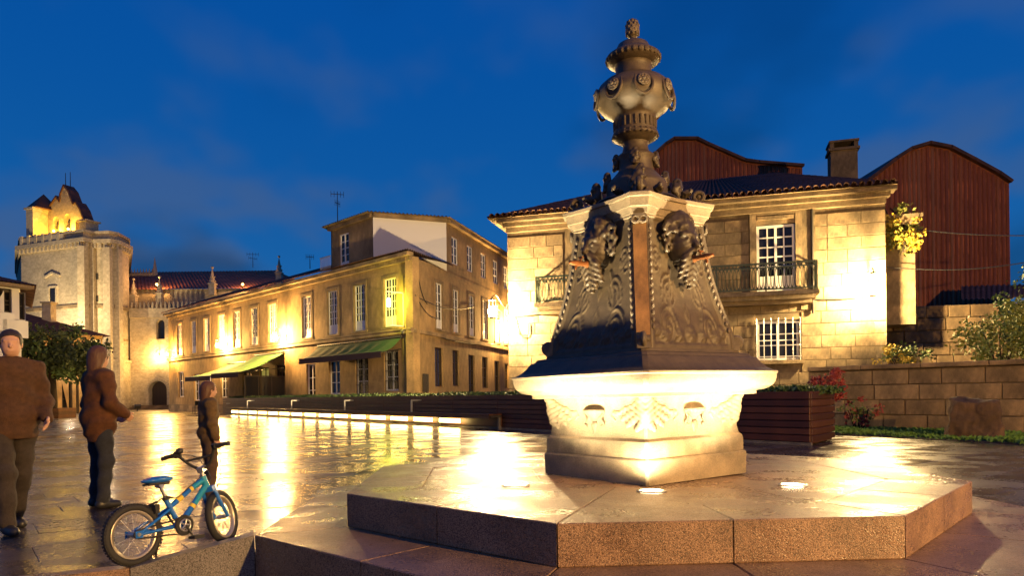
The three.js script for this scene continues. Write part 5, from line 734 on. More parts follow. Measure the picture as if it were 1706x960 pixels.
// ================================================================ garden on the right
{
  const e0 = [7.0, 19.4], e1 = [13.5, 12.4]; // edge of the paving: X, Z
  const Lw2 = structure('lawn', muv(new THREE.ShapeGeometry(new THREE.Shape([[7.1, 18.9], [9.62, 13.2], [11.5, 9], [20, 9], [20, 22], [7.1, 22]].map((p) => new THREE.Vector2(p[0], p[1])))).rotateX(-Math.PI / 2).translate(0, 0.012, 0)), M.soil);
  const gr = leafMass(9000, 0.05, () => { const Z = rr(11, 20.5), x = 7.1 + (18.9 - Z) * 0.442 + rr(0.05, 3.4); return [x, 0.03 + rnd() * 0.05, -Z]; }); const g = part('grass', gr, M.grass); g.name = 'grass'; tag(g, 'strip of short green lawn along the paving', 'grass', null, 'stuff'); scene.add(g);
  // low garden wall of blocks
  const F = new Facade([8.6, 20.6], [14.4, 13.6]), t = thing('low_garden_wall', 'low stone block wall at the edge of the lawn', 'wall', F.p(0)); let n = 0;
  F.place(part('core', box(F.len, 1.62, 0.26, F.len / 2, 0.81, -0.17), M.mortar, t), 0, 0, 0);
  for (let r = 0; r < 4; r++) { let x = 0; while (x < F.len) { const l = Math.min(F.len - x, rr(0.6, 1.2)); const m = part('stone', bevelBox(l - 0.015, 0.385, 0.1, 0.015), M.gardenStone[(rnd() * 3) | 0], t); F.place(m, x + l / 2, 0.2 + r * 0.4, -0.02 + rr(-0.01, 0.01)); x += l; } }
  for (let k = 0; k < 6; k++) F.place(part('coping_stone', bevelBox(F.len / 6 - 0.01, 0.12, 0.44, 0.02), M.gardenStone[k % 3], t), (k + 0.5) * F.len / 6, 1.68, -0.12);
  const B = new Facade([12.6, 27.2], [24, 25]), w = thing('garden_back_wall', 'tall rough stone wall at the back of the garden', 'wall', B.p(0)); const hB = B.y(1600, 508); B.place(part('core', box(B.len, hB, 0.4, B.len / 2, hB / 2, -0.22), M.mortar, w), 0, 0, 0);
  for (let r = 0; r < 9; r++) { let x = 0; while (x < B.len) { const l = Math.min(B.len - x, rr(0.5, 1.3)); B.place(part('stone', bevelBox(l - 0.03, hB / 9 - 0.03, 0.12, 0.02), M.gardenStone[(rnd() * 3) | 0], w), x + l / 2, hB / 9 * (r + 0.5), rr(-0.03, 0.03)); x += l; } }
  structure('garden_bed', muv(new THREE.ShapeGeometry(new THREE.Shape([[8.75, 20.8], [14.6, 13.8], [24, 13.8], [24, 27.2], [12.4, 27.2]].map((p) => new THREE.Vector2(p[0], p[1])))).rotateX(-Math.PI / 2).translate(0, 1.5, 0)), M.soil);
}
{ // plants in the garden
  const p1 = at(1668, 575, 19.5); shrub('garden_shrub', 'loose green leafed bush behind the low garden wall', [p1.x, 1.5, p1.z], [1.35, 0.95, 0.9], 2600, 0.06, [M.leaf[2], M.leaf[0]], 26);
  const p2 = at(1715, 530, 20); shrub('garden_shrub', 'tall green bush reaching above the garden back wall', [p2.x, 1.5, p2.z], [0.9, 1.35, 0.8], 2200, 0.06, [M.leaf[2], M.leaf[1]], 22);
  const p3 = at(1505, 575, 23); shrub('garden_shrub', 'thin yellowing bush beside the granite house corner', [p3.x, 1.5, p3.z], [0.9, 0.5, 0.6], 700, 0.06, [M.leafYellow, M.leaf[0]], 14);
  const p4 = at(1378, 640, 16.6); shrub('red_shrub', 'dark red leafed bush behind the end of the timber planter', [p4.x, 0, p4.z], [0.42, 0.45, 0.4], 1300, 0.045, [M.leafRed], 16, 0.72);
  const p5 = at(1430, 655, 18.8); shrub('red_shrub', 'sparse reddish bush in front of the low garden wall', [p5.x, 0, p5.z], [0.6, 0.45, 0.35], 500, 0.05, [M.leafRed, M.leaf[0]], 12, 0.08);
  const p6 = at(1500, 388, 25.3), t = thing('creeper', 'yellow green creeper hanging under the granite house side cornice', 'creeper', [p6.x, p6.y, p6.z]); part('stem', tube([[-0.1, 1.0, -0.5], [0.05, 0.5, -0.1], [0.1, 0, 0.1], [0, -0.7, 0.1]], 0.03, 14, 5), M.bark, t); part('stem', tube([[-0.3, 1.0, -0.5], [-0.35, 0.4, 0], [-0.2, -0.2, 0.1]], 0.025, 14, 5), M.bark, t); part('foliage', crown(900, 0.085, [0.75, 0.95, 0.35], 20, 0.36), M.leafYellow, t); part('foliage', crown(520, 0.08, [0.75, 0.95, 0.36], 20, 0.36), M.leaf[2], t);
  const rp = at(1620, 715, 15.2); const rk = solo('boulder', (() => { const g = sdfGeo((x, y, z) => { const q = Math.max(Math.abs(x) - 0.52 + 0.12 * y, Math.abs(z) - 0.3, y - 0.82 + 0.10 * x) ; return q + 0.34 * (fbm(x * 2.6 + 4, y * 2.6, z * 2.6, 4) - 0.5) + 0.03 * (noise3(x * 14, y * 14, z * 14) - 0.5); }, [-0.85, -0.15, -0.6], [0.85, 1.1, 0.6], 0.035); g.setAttribute('uv', new THREE.BufferAttribute(new Float32Array(g.attributes.position.count * 2), 2)); return muv(g); })(), M.rock, 'large rough brown boulder standing on the lawn', 'boulder'); rk.position.set(rp.x, 0.0, rp.z); rk.rotation.y = -0.5;
  // overhead wires
  const wire = (a, b, sag, label) => { const A = at(...a), B = at(...b), p = []; for (let i = 0; i <= 8; i++) { const f = i / 8; p.push([A.x + (B.x - A.x) * f, A.y + (B.y - A.y) * f - Math.sin(f * Math.PI) * sag, A.z + (B.z - A.z) * f]); } solo('overhead_wire', tube(p, 0.018, 30, 5), M.black, label, 'wire', 'wires over the garden'); };
  wire([1470, 375, 25.5], [1760, 392, 24], 0.15, 'upper black wire running from the granite house over the garden'); wire([1470, 445, 25.2], [1760, 428, 24], 0.25, 'lower black wire running from the granite house over the garden');
}
{ // cafe furniture
  const mk = () => { const t = thing('cafe_chair', 'dark cafe chair on the terrace beneath the green awning', 'chair', [0, 0, 0], 0, 'dark chairs on the cafe terrace'); part('seat', bevelBox(0.42, 0.04, 0.42, 0.01, 0, 0.45, 0), M.black, t); part('backrest', [bevelBox(0.42, 0.3, 0.03, 0.008, 0, 0.74, -0.2), rod([-0.19, 0.45, -0.2], [-0.19, 0.9, -0.22], 0.014), rod([0.19, 0.45, -0.2], [0.19, 0.9, -0.22], 0.014)], M.black, t); for (const [x, z] of [[-0.18, -0.18], [0.18, -0.18], [-0.18, 0.18], [0.18, 0.18]]) part('leg', rod([x * 1.1, 0, z * 1.1], [x, 0.44, z], 0.014), M.black, t); return t; };
  const c0 = mk(); const spots = [[21.6, 1.6, 0.3], [20.5, 1.9, 2.2], [19.6, 2.3, 1.1], [21.9, 2.6, 4.0], [17.2, 2.2, 0.4], [15.8, 2.0, 2.6], [16.4, 1.2, 1.4]]; spots.forEach(([s, o, a], i) => put(i ? copyOf(c0) : c0, WING.p(Lw - s, 0, o), a));
  const tb = thing('cafe_table', 'small round table on the cafe terrace beneath the awning', 'table', [0, 0, 0], 0, 'round tables on the cafe terrace'); part('tabletop', lathe([[0, 0.70], [0.33, 0.70], [0.35, 0.715], [0.34, 0.735], [0, 0.735]], 24), M.metal, tb); part('pedestal', [rod([0, 0.02, 0], [0, 0.7, 0], 0.03), new THREE.CylinderGeometry(0.22, 0.24, 0.03, 20).translate(0, 0.015, 0)], M.black, tb);
  [[21.0, 2.1], [16.4, 2.4]].forEach(([s, o], i) => put(i ? copyOf(tb) : tb, WING.p(Lw - s, 0, o)));
  const rb = thing('red_bench', 'small red topped bench by the cafe entrance', 'bench', WING.p(Lw - 14.4, 0, 1.2), WING.theta); part('seat', bevelBox(1.2, 0.06, 0.4, 0.01, 0, 1.0, 0), mat([0.45, 0.08, 0.03], 0.5), rb); for (const x of [-0.5, 0.5]) part('leg', box(0.06, 0.97, 0.36, x, 0.485, 0), M.dark, rb);
  // dark screens closing the terrace
  const ts = thing('terrace_screen', 'dark timber and glass screen closing the side of the cafe terrace', 'screen', WING.p(Lw - 13.7, 0, 0), WING.theta); part('panel', box(0.05, 0.9, 2.6, 0, 0.45, 1.4), M.door, ts); for (let i = 0; i < 3; i++) { part('pane', box(0.015, 1.45, 0.82, 0, 1.66, 0.55 + i * 0.87), M.glass, ts); part('post', box(0.06, 2.45, 0.06, 0, 1.22, 0.12 + i * 0.87), M.door, ts); } part('post', box(0.06, 2.45, 0.06, 0, 1.22, 2.73), M.door, ts); part('rail', box(0.062, 0.06, 2.6, 0, 2.42, 1.43), M.door, ts);
}

// ================================================================ the bicycle
{
  const blue = mat([0.015, 0.13, 0.50], 0.25), teal = mat([0.02, 0.25, 0.42], 0.25), yellow = mat([0.75, 0.55, 0.05], 0.35), rubber = mat([0.018, 0.018, 0.018], 0.75), rimM = mat([0.62, 0.55, 0.42], 0.3, { metalness: 0.7 });
  for (const m of [blue, teal]) { m.clearcoat = 0.6; }
  const t = thing('childrens_bicycle', 'small blue childrens bicycle standing on its kickstand by the kerb', 'bicycle', [-2.45, 0, -4.6], 1.06); t.rotation.order = 'YXZ'; t.rotation.x = -0.10;
  const R = 0.2, WB = 0.72;
  function wheel(parent, x, y) { const w = sub('wheel', parent); w.position.set(x, y, 0); part('tyre', [new THREE.TorusGeometry(R - 0.024, 0.024, 12, 56), ...Array.from({ length: 56 }, (_, i) => { const a = i / 56 * 6.283; return box(0.012, 0.006, 0.036).rotateZ(a + Math.PI / 2).translate(Math.cos(a) * (R - 0.001), Math.sin(a) * (R - 0.001), 0); })], rubber, w);
    part('rim', lathe([[R - 0.062, -0.013], [R - 0.046, -0.015], [R - 0.040, -0.012], [R - 0.042, 0.012], [R - 0.046, 0.015], [R - 0.062, 0.013], [R - 0.062, -0.013]], 48).rotateX(Math.PI / 2), rimM, w); part('hub', [mv(new THREE.CylinderGeometry(0.02, 0.02, 0.07, 14), 0, 0, 0, Math.PI / 2), mv(new THREE.CylinderGeometry(0.008, 0.008, 0.12, 8), 0, 0, 0, Math.PI / 2), mv(new THREE.CylinderGeometry(0.014, 0.014, 0.018, 6), 0, 0, 0.058, Math.PI / 2)], M.metal, w);
    const sp = []; for (let i = 0; i < 20; i++) { const a = i / 20 * 6.283, b = a + (i % 2 ? 0.35 : -0.35); sp.push(rod([Math.cos(b) * 0.018, Math.sin(b) * 0.018, i % 2 ? 0.022 : -0.022], [Math.cos(a) * (R - 0.06), Math.sin(a) * (R - 0.06), 0], 0.0013, 0.0013, 4)); } part('spokes', sp, M.metal, w); return w; }
  wheel(t, 0, R);
  const bb = [0.335, 0.205, 0], seatT = [0.245, 0.40, 0], hT = [0.545, 0.525, 0], hB = [0.575, 0.44, 0];
  part('frame', [rod([0.555, 0.505, 0], [0.43, 0.435, 0], 0.019), rod([0.43, 0.435, 0], [0.265, 0.335, 0], 0.018), rod([0.57, 0.455, 0], bb, 0.021), rod(bb, seatT, 0.018), ...[-1, 1].flatMap((s) => [rod([bb[0] - 0.03, bb[1], s * 0.025], [0, R, s * 0.055], 0.011), rod([0.265, 0.33, s * 0.02], [0, R, s * 0.055], 0.010), box(0.05, 0.045, 0.006, 0.005, R, s * 0.056)]), mv(new THREE.CylinderGeometry(0.025, 0.025, 0.075, 14), bb[0], bb[1], 0, Math.PI / 2)], blue, t);
  part('head_tube', [rod([hT[0], hT[1], 0], hB, 0.024, 0.024, 14), rod([0.556, 0.50, 0], [0.46, 0.452, 0], 0.0205), rod([0.57, 0.455, 0], [0.46, 0.335, 0], 0.0225)], teal, t);
  const decal = (a, b, r) => rod(a, b, r, r, 12); for (const g of [decal([0.452, 0.4482, 0], [0.432, 0.4365, 0], 0.0212), decal([0.37, 0.3985, 0], [0.33, 0.3745, 0], 0.0192), decal([0.455, 0.332, 0], [0.437, 0.3125, 0], 0.0226)]) part('yellow_decal', g, yellow, t);
  const sd = sdfGeo((x, y, z) => { const w = 0.03 + 0.045 * sstep(0.06, -0.08, x); return Math.max(ellip(x, y, z, [0, 0, 0], [0.115, 0.026, w]), y - 0.018 - 0.014 * Math.cos(x * 24)); }, [-0.14, -0.05, -0.1], [0.14, 0.05, 0.1], 0.007); sd.setAttribute('uv', new THREE.BufferAttribute(new Float32Array(sd.attributes.position.count * 2), 2));
  const seat = part('saddle', sd, blue, t); seat.position.set(0.20, 0.535, 0); part('saddle_base', [box(0.16, 0.014, 0.07, -0.01, -0.026, 0), rod([-0.07, -0.03, 0.02], [0.07, -0.035, 0.02], 0.004), rod([-0.07, -0.03, -0.02], [0.07, -0.035, -0.02], 0.004)], rubber, seat);
  part('seat_post', [rod([0.255, 0.385, 0], [0.212, 0.50, 0], 0.0125, 0.0125, 12), mv(new THREE.CylinderGeometry(0.02, 0.02, 0.05, 10), 0.21, 0.497, 0, Math.PI / 2)], M.metal, t); part('seat_clamp', [rod([0.25, 0.395, 0], [0.243, 0.412, 0], 0.023), rod([0.25, 0.40, 0.01], [0.28, 0.405, 0.035], 0.005)], rubber, t);
  const crank = sub('crankset', t); crank.position.set(...bb); part('chain_guard', [mv(lathe([[0.03, -0.006], [0.066, -0.008], [0.072, 0], [0.066, 0.008], [0.03, 0.006]], 32), 0, 0, 0.052, Math.PI / 2), mv(new THREE.TorusGeometry(0.062, 0.007, 8, 32), 0, 0, 0.057)], rubber, crank); part('chainring', [mv(new THREE.TorusGeometry(0.04, 0.006, 6, 24), 0, 0, 0.062), ...[0, 1, 2, 3, 4].map((i) => rod([0, 0, 0.062], [Math.cos(i * 1.257) * 0.04, Math.sin(i * 1.257) * 0.04, 0.062], 0.006))], M.metal, crank); part('crank_arm', [rod([0, 0, 0.07], [0.045, -0.085, 0.075], 0.008), rod([0, 0, -0.055], [-0.045, 0.085, -0.06], 0.008)], M.black, crank);
  for (const s of [1, -1]) { const p = part('pedal', [box(0.075, 0.018, 0.06), box(0.08, 0.024, 0.008, 0, 0, 0.03), box(0.08, 0.024, 0.008, 0, 0, -0.03)], rubber, crank); p.position.set(s * 0.045, -s * 0.088, s * 0.11); }
  part('chain_case', [rod([0.0, R + 0.025, 0.05], [bb[0], bb[1] + 0.055, 0.05], 0.006), rod([0.0, R - 0.025, 0.05], [bb[0], bb[1] - 0.055, 0.05], 0.006), mv(new THREE.CylinderGeometry(0.028, 0.028, 0.012, 18), 0, R, 0.05, Math.PI / 2)], rubber, t);
  part('rear_brake', [box(0.03, 0.06, 0.05, 0.15, 0.345, 0.025), box(0.03, 0.06, 0.05, 0.15, 0.345, -0.025), rod([0.15, 0.375, -0.03], [0.16, 0.39, 0.03], 0.006), tube([[0.16, 0.38, 0.02], [0.22, 0.42, 0.035], [0.3, 0.40, 0.03], [0.42, 0.46, 0.02], [0.53, 0.53, 0.02]], 0.0035, 20, 5)], rubber, t);
  part('kickstand', [rod([0.19, 0.17, -0.05], [0.235, 0.012, -0.135], 0.008), box(0.04, 0.012, 0.03, 0.24, 0.008, -0.137), box(0.04, 0.04, 0.03, 0.19, 0.18, -0.045)], M.black, t);
  const st = sub('steering', t); st.position.set(0.575, 0.44, 0); st.rotation.order = 'ZYX'; const tilt = 0.30; st.rotation.z = tilt; st.rotation.y = 0.42;   // own axes: y up the steerer
  part('fork', [...[-1, 1].flatMap((s) => [tube([[0, -0.012, s * 0.02], [0.005, -0.04, s * 0.045], [0.012, -0.12, s * 0.05], [0.05, -0.262, s * 0.05]], 0.0135, 20, 10)]), box(0.045, 0.035, 0.1, 0, -0.015, 0)], blue, st);
  // wheel as parts of the steering
  part('front_tyre', [new THREE.TorusGeometry(R - 0.024, 0.024, 12, 56).translate(0.055, -0.258, 0)], rubber, st); part('front_rim', lathe([[R - 0.062, -0.013], [R - 0.046, -0.015], [R - 0.040, -0.012], [R - 0.042, 0.012], [R - 0.046, 0.015], [R - 0.062, 0.013], [R - 0.062, -0.013]], 48).rotateX(Math.PI / 2).translate(0.055, -0.258, 0), rimM, st);
  { const sp = [mv(new THREE.CylinderGeometry(0.016, 0.016, 0.06, 12), 0.055, -0.258, 0, Math.PI / 2), mv(new THREE.CylinderGeometry(0.008, 0.008, 0.125, 8), 0.055, -0.258, 0, Math.PI / 2)]; for (let i = 0; i < 20; i++) { const a = i / 20 * 6.283, b = a + (i % 2 ? 0.35 : -0.35); sp.push(rod([0.055 + Math.cos(b) * 0.015, -0.258 + Math.sin(b) * 0.015, i % 2 ? 0.02 : -0.02], [0.055 + Math.cos(a) * (R - 0.06), -0.258 + Math.sin(a) * (R - 0.06), 0], 0.0013, 0.0013, 4)); } part('front_spokes', sp, M.metal, st); }
  part('stem', [rod([0, 0.08, 0], [0, 0.13, 0], 0.014), box(0.05, 0.036, 0.045, 0.012, 0.135, 0), rod([0, 0.075, 0], [0, 0.092, 0], 0.021, 0.019)], M.metal, st);
  const rise = 0.275, hw = 0.245; const hb = [[0.015, rise, -hw], [0.02, rise + 0.003, -0.15], [0.025, rise - 0.03, -0.125], [0.03, 0.175, -0.075], [0.028, 0.143, -0.03], [0.025, 0.138, 0], [0.028, 0.143, 0.03], [0.03, 0.175, 0.075], [0.025, rise - 0.03, 0.125], [0.02, rise + 0.003, 0.15], [0.015, rise, hw]]; part('handlebar', [tube(hb, 0.011, 70, 8), rod([0.029, 0.215, -0.1], [0.029, 0.215, 0.1], 0.009)], rubber, st);
  for (const s of [-1, 1]) { part('grip', [rod([0.0195, rise + 0.002, s * 0.155], [0.0148, rise, s * 0.258], 0.0165, 0.0165, 12), new THREE.TorusGeometry(0.02, 0.006, 6, 14).translate(0.0195, rise + 0.002, s * 0.155)], rubber, st); part('brake_lever', [box(0.03, 0.035, 0.03, 0.03, rise, s * 0.14), tube([[0.045, rise - 0.005, s * 0.145], [0.06, rise - 0.013, s * 0.18], [0.055, rise - 0.017, s * 0.235]], 0.005, 14, 6)], M.black, st); }
  part('bell', [ball(0.028, 0.022, rise + 0.025, -0.115, 1, 0.8, 1, 14), rod([0.02, rise - 0.02, -0.12], [0.022, rise + 0.02, -0.115], 0.008)], M.black, st);
  part('brake_cable', [tube([[0.04, 0.27, 0.14], [0.12, 0.24, 0.12], [0.13, 0.05, 0.06], [0.07, -0.04, 0.03]], 0.0035, 24, 5), tube([[0.04, 0.27, -0.14], [0.13, 0.21, -0.08], [0.09, 0.06, 0.0], [0.0, 0.02, 0.03]], 0.0035, 24, 5)], rubber, st);
}

// ================================================================ people crossing the square
function handGeo(curl = 0.5) { // palm at origin pointing down -y, thumb toward +z, back of the hand +x
  const f = [[0.028, 0.068, 0], [0.009, 0.075, 0], [-0.010, 0.070, 0], [-0.027, 0.056, 0]];
  return sdfGeo((x, y, z) => { let d = Math.hypot(Math.max(Math.abs(x) - 0.004, 0), Math.max(Math.abs(y + 0.045) - 0.034, 0), Math.max(Math.abs(z) - 0.028, 0)) - 0.010;
    for (const [fz, l] of f) { const a = [0, -0.08, fz], c1 = Math.sin(curl * 0.5), b = [-l * 0.5 * c1, -0.08 - l * 0.5 * Math.cos(curl * 0.5), fz * 1.05], e = [b[0] - l * 0.5 * Math.sin(curl * 1.3), b[1] - l * 0.5 * Math.cos(curl * 1.3), fz * 1.05]; d = smin(d, Math.min(capsule(x, y, z, a, b, 0.0088, 0.0082), capsule(x, y, z, b, e, 0.0082, 0.007)), 0.003); }
    d = smin(d, Math.min(capsule(x, y, z, [0, -0.025, 0.03], [-0.008, -0.06, 0.052], 0.012, 0.0098), capsule(x, y, z, [-0.008, -0.06, 0.052], [-0.016, -0.09, 0.054], 0.0098, 0.008)), 0.006); return smin(d, capsule(x, y, z, [0, 0.03, 0], [0, -0.02, 0], 0.024, 0.026), 0.012); }, [-0.09, -0.18, -0.06], [0.05, 0.06, 0.09], 0.0048);
}
const HAND = handGeo();
function headGeo(k = 1) { return sdfGeo((x, y, z) => { const a = Math.abs(x); let d = ellip(x, y, z, [0, 0.02, -0.012], [0.077, 0.098, 0.096]); d = smin(d, ellip(x, y, z, [0, -0.045, 0.025], [0.056, 0.062, 0.062]), 0.04); d = smin(d, capsule(x, y, z, [0, 0.012, 0.082], [0, -0.022, 0.103], 0.009, 0.0125), 0.014); d = smin(d, capsule(a, y, z, [0.008, 0.027, 0.083], [0.046, 0.027, 0.07], 0.009, 0.008), 0.014); d = Math.max(d, -(Math.hypot(a - 0.032, y - 0.006, z - 0.095) - 0.013)); d = Math.min(d, Math.hypot(a - 0.031, y - 0.006, z - 0.071) - 0.0125); d = smin(d, ellip(x, y, z, [0, -0.054, 0.083], [0.024, 0.011, 0.009]), 0.008); d = Math.max(d, -ellip(x, y, z, [0, -0.053, 0.094], [0.022, 0.0028, 0.012])); d = smin(d, ellip(a, y, z, [0.078, 0.0, -0.012], [0.010, 0.03, 0.02]), 0.008); return smin(d, capsule(x, y, z, [0, -0.05, -0.02], [0, -0.17, -0.035], 0.05, 0.055), 0.03); }, [-0.11, -0.18, -0.13], [0.11, 0.14, 0.13], 0.0062); }
const HEAD = headGeo();
const clothMat = (c) => mat(c, 0.9, { map: rep(Tfine, 2.5), bumpMap: rep(Bgrain, 2), bumpScale: 0.006 });
function person(label, p, turn, height, c, pose, child = 0) {
  const t = thing('person', label, 'person', p, turn), k = height / (child ? 1.58 : 1.72), J = pose, hs = child ? 1.04 : 1;
  const noUV = (g) => { const q = g.clone(); q.setAttribute('uv', new THREE.BufferAttribute(new Float32Array(q.attributes.position.count * 2), 2)); return q; };
  const hip = J.hipY ?? 0.90, legs = [-1, 1].map((s) => J.legs[s < 0 ? 0 : 1]), arms = [0, 1].map((i) => J.arms[i]);
  const legF = (x, y, z, e) => { let d = 9; legs.forEach((l) => { d = Math.min(d, smin(capsule(x, y, z, l[0], l[1], 0.078 + e, 0.055 + e * 0.8), capsule(x, y, z, l[1], l[2], 0.056 + e * 0.8, 0.038 + e * 1.1), 0.03)); }); return d; };
  const torsoF = (x, y, z, e) => { let d = ellip(x, y, z, [0, 1.24, 0], [0.165 + e, 0.25 + e, 0.105 + e]); d = smin(d, ellip(x, y, z, [0, 0.95, -0.005], [0.155 + e, 0.15 + e, 0.115 + e]), 0.1); d = smin(d, capsule(Math.abs(x), y, z, [0.03, 1.40, -0.01], [0.165, 1.365, -0.01], 0.06 + e * 0.6, 0.058 + e), 0.06); return d; };
  const armF = (x, y, z, e) => { let d = 9; arms.forEach((a) => { d = Math.min(d, smin(capsule(x, y, z, a[0], a[1], 0.05 + e, 0.04 + e), capsule(x, y, z, a[1], a[2], 0.04 + e, 0.027 + e), 0.02)); }); return d; };
  const lo = [-0.55, -0.03, -0.5], hi = [0.55, 1.55, 0.5];
  const bodyG = sdfGeo((x, y, z) => smin(smin(torsoF(x, y, z, 0), armF(x, y, z, 0), 0.05), smin(legF(x, y, z, 0), 9, 0.01), 0.06), lo, hi, 0.02);
  const hm = (a) => { const d = new THREE.Vector3(a[2][0] - a[1][0], a[2][1] - a[1][1], a[2][2] - a[1][2]).normalize(); const q = new THREE.Quaternion().setFromUnitVectors(new THREE.Vector3(0, -1, 0), d); const g = HAND.clone(); g.rotateY(a[2][0] > 0 ? 0 : Math.PI); if (a[2][0] < 0) { g.scale(1, 1, -1); const ix = g.index.array; for (let i = 0; i < ix.length; i += 3) { const q = ix[i]; ix[i] = ix[i + 1]; ix[i + 1] = q; } g.computeVertexNormals(); } return g.applyQuaternion(q).translate(a[2][0], a[2][1], a[2][2]); };
  const headG = HEAD.clone().scale(hs, hs, hs).rotateX(J.nod ?? 0).rotateY(J.look ?? 0).translate(0, 1.585, 0.015);
  const all = merge([bodyG, headG, ...arms.map(hm)].map(noUV)); all.scale(k, k, k); part('body', all, mat([0.52, 0.30, 0.20], 0.6), t);
  const cloth = (name, fn, m, a = lo, b = hi, cell = 0.016) => { const g = noUV(sdfGeo(fn, a, b, cell)); g.scale(k, k, k); return part(name, muv(g), m, t); };
  const fold = (x, y, z) => 0.016 * (fbm(x * 9, y * 6, z * 9, 3) - 0.5) + 0.008 * Math.sin(y * 34 + x * 12 + 4 * noise3(x * 6, y * 6, z * 6));
  cloth('jacket', (x, y, z) => Math.max(smin(smin(torsoF(x, y, z, 0.032), J.hem < 0.8 ? ellip(x, y, z, [0, 0.90, 0], [0.18, 0.30, 0.145]) : 9, 0.08), armF(x, y, z, 0.022), 0.05) + fold(x, y, z), J.hem - y, y - 1.47 - 0.02 * Math.cos(x * 14)), c.jacket);
  cloth('trousers', (x, y, z) => Math.max(smin(legF(x, y, z, 0.022), Math.max(torsoF(x, y, z, 0.016), y - 1.02), 0.05) + fold(x, y, z) * 0.8, 0.055 - y), c.trousers, lo, [0.55, 1.06, 0.5]);
  legs.forEach((l) => cloth('shoe', (x, y, z) => Math.max(smin(capsule(x, y, z, [l[2][0], 0.05, l[2][2] - 0.03], [l[2][0] + (l[3] ?? 0) * 0.12, 0.035, l[2][2] + 0.15], 0.048, 0.04), capsule(x, y, z, [l[2][0], 0.05, l[2][2]], [l[2][0], 0.11, l[2][2]], 0.045, 0.043), 0.03), 0.002 - y, (l[2][1] - 0.08 > 0.1 ? -1 : -1)), M.black, [l[2][0] - 0.15, -0.02, l[2][2] - 0.15], [l[2][0] + 0.15, 0.2, l[2][2] + 0.28], 0.011));
  const hg = sdfGeo((x, y, z) => { let d = ellip(x, y, z, [0, 0.032, -0.02], [0.088, 0.102, 0.105]); if (c.longHair) d = smin(d, ellip(x, y, z, [0, -0.07, -0.06], [0.085, 0.13, 0.06]), 0.05); const face = Math.max(Math.abs(x) - 0.064, 0.028 - z + 0.25 * Math.max(0, y), y - 0.058 - 0.012 * Math.cos(x * 30)); d = Math.max(d, -face); return d + 0.006 * (noise3(x * 70, y * 25, z * 70) - 0.5); }, [-0.13, -0.22, -0.15], [0.13, 0.16, 0.12], 0.0075);
  const hg2 = noUV(hg); hg2.scale(hs, hs, hs).rotateX(J.nod ?? 0).rotateY(J.look ?? 0).translate(0, 1.585, 0.015).scale(k, k, k); part('hair', hg2, c.hair, t); return t;
}
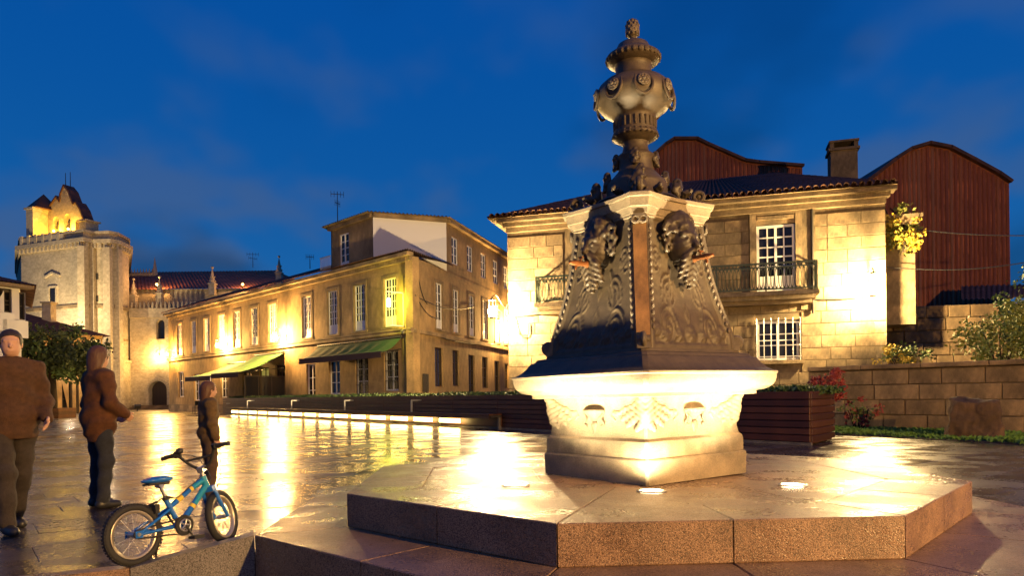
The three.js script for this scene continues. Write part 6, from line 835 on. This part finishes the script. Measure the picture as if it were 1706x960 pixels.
{
  const standLegs = [[[-0.09, 0.90, 0], [-0.10, 0.49, 0.02], [-0.11, 0.08, -0.02]], [[0.09, 0.90, 0], [0.10, 0.49, 0.03], [0.11, 0.08, 0.0]]];
  const walkLegs = [[[-0.09, 0.90, 0], [-0.09, 0.50, 0.16], [-0.09, 0.08, 0.20]], [[0.09, 0.90, 0], [0.09, 0.49, -0.03], [0.09, 0.09, -0.22]]];
  const hairD = mat([0.03, 0.02, 0.015], 0.6), hairB = mat([0.10, 0.045, 0.02], 0.6);
  const g = (px, py) => { const [u, v] = ray(px, py), Z = EYE / v; return [u * Z, 0, -Z]; };
  person('adult in a tan and brown jacket with dark trousers walking past the tree', g(22, 884), 0.9, 1.68, { jacket: clothMat([0.11, 0.05, 0.02]), trousers: clothMat([0.06, 0.045, 0.035]), hair: hairD }, { hem: 0.78, legs: walkLegs, arms: [[[-0.19, 1.37, 0], [-0.25, 1.10, -0.06], [-0.24, 0.88, 0.06]], [[0.19, 1.37, 0], [0.25, 1.10, 0.02], [0.20, 0.95, 0.2]]], look: -0.3 });
  person('adult in an orange brown jacket and dark blue trousers standing behind the bicycle', g(168, 846), 2.5, 1.62, { jacket: clothMat([0.15, 0.055, 0.018]), trousers: clothMat([0.035, 0.04, 0.055]), hair: hairB, longHair: true }, { hem: 0.70, legs: standLegs, arms: [[[-0.19, 1.37, 0], [-0.27, 1.10, 0.0], [-0.16, 0.98, 0.2]], [[0.19, 1.37, 0], [0.27, 1.10, 0.0], [0.15, 0.97, 0.2]]], look: 0.4, nod: 0.15 });
  person('brown haired child in a yellow ochre top standing behind the bicycle handlebar', g(350, 832), 2.2, 1.16, { jacket: clothMat([0.19, 0.115, 0.04]), trousers: clothMat([0.13, 0.08, 0.05]), hair: hairB, longHair: true }, { hem: 0.86, legs: standLegs, arms: [[[-0.19, 1.37, 0], [-0.25, 1.10, -0.02], [-0.26, 0.88, 0.04]], [[0.19, 1.37, 0], [0.25, 1.10, -0.02], [0.24, 0.88, 0.05]]], look: 0.2, nod: 0.1 }, 1).children.forEach((m) => { if (m.name === 'hair') m.scale.setScalar(1.0); });
}
// ================================================================ street lamps behind the photographer, whose light falls on the fountain and the step
function streetLamp(label, p, cd, k) { const t = thing('street_lamp', label, 'street lamp', p, 0, 'street lamps on the near side of the square'); part('post', lathe([[0, 0], [0.16, 0], [0.16, 0.1], [0.1, 0.25], [0.075, 0.9], [0.055, 1.0], [0.05, 4.4], [0.08, 4.45], [0.04, 4.5], [0, 4.5]], 16), M.black, t); part('cap', lathe([[0.28, 5.02], [0.26, 5.06], [0.12, 5.2], [0.03, 5.26], [0, 5.3]], 16), M.black, t); part('cage', [0, 1, 2, 3, 4, 5].map((i) => rod([Math.cos(i * 1.047) * 0.12, 4.5, Math.sin(i * 1.047) * 0.12], [Math.cos(i * 1.047) * 0.24, 5.02, Math.sin(i * 1.047) * 0.24], 0.009, 0.009, 5)), M.black, t); const b = part('glowing_bulb', ball(0.14, 0, 4.8, 0, 1, 1.2, 1, 16), GLOW.warm, t); b.castShadow = false; t.add(pointLight([0, 4.8, 0], [1, 0.56, 0.18], cd, 7)); t.scale.setScalar(k); }
streetLamp('black street lamp behind the photographer on the garden side', [12.0, -0.5, 5.5], 1650, 0.92);
streetLamp('black street lamp behind the photographer on the church side', [-3.2, -0.5, 8.5], 30, 1);
scene.traverse((o) => { if (o.isMesh) { o.receiveShadow = true; if (o.name.indexOf('glowing') < 0) o.castShadow = true; } });
renderer.setSize(1024, 577);
renderer.render(scene, camera);
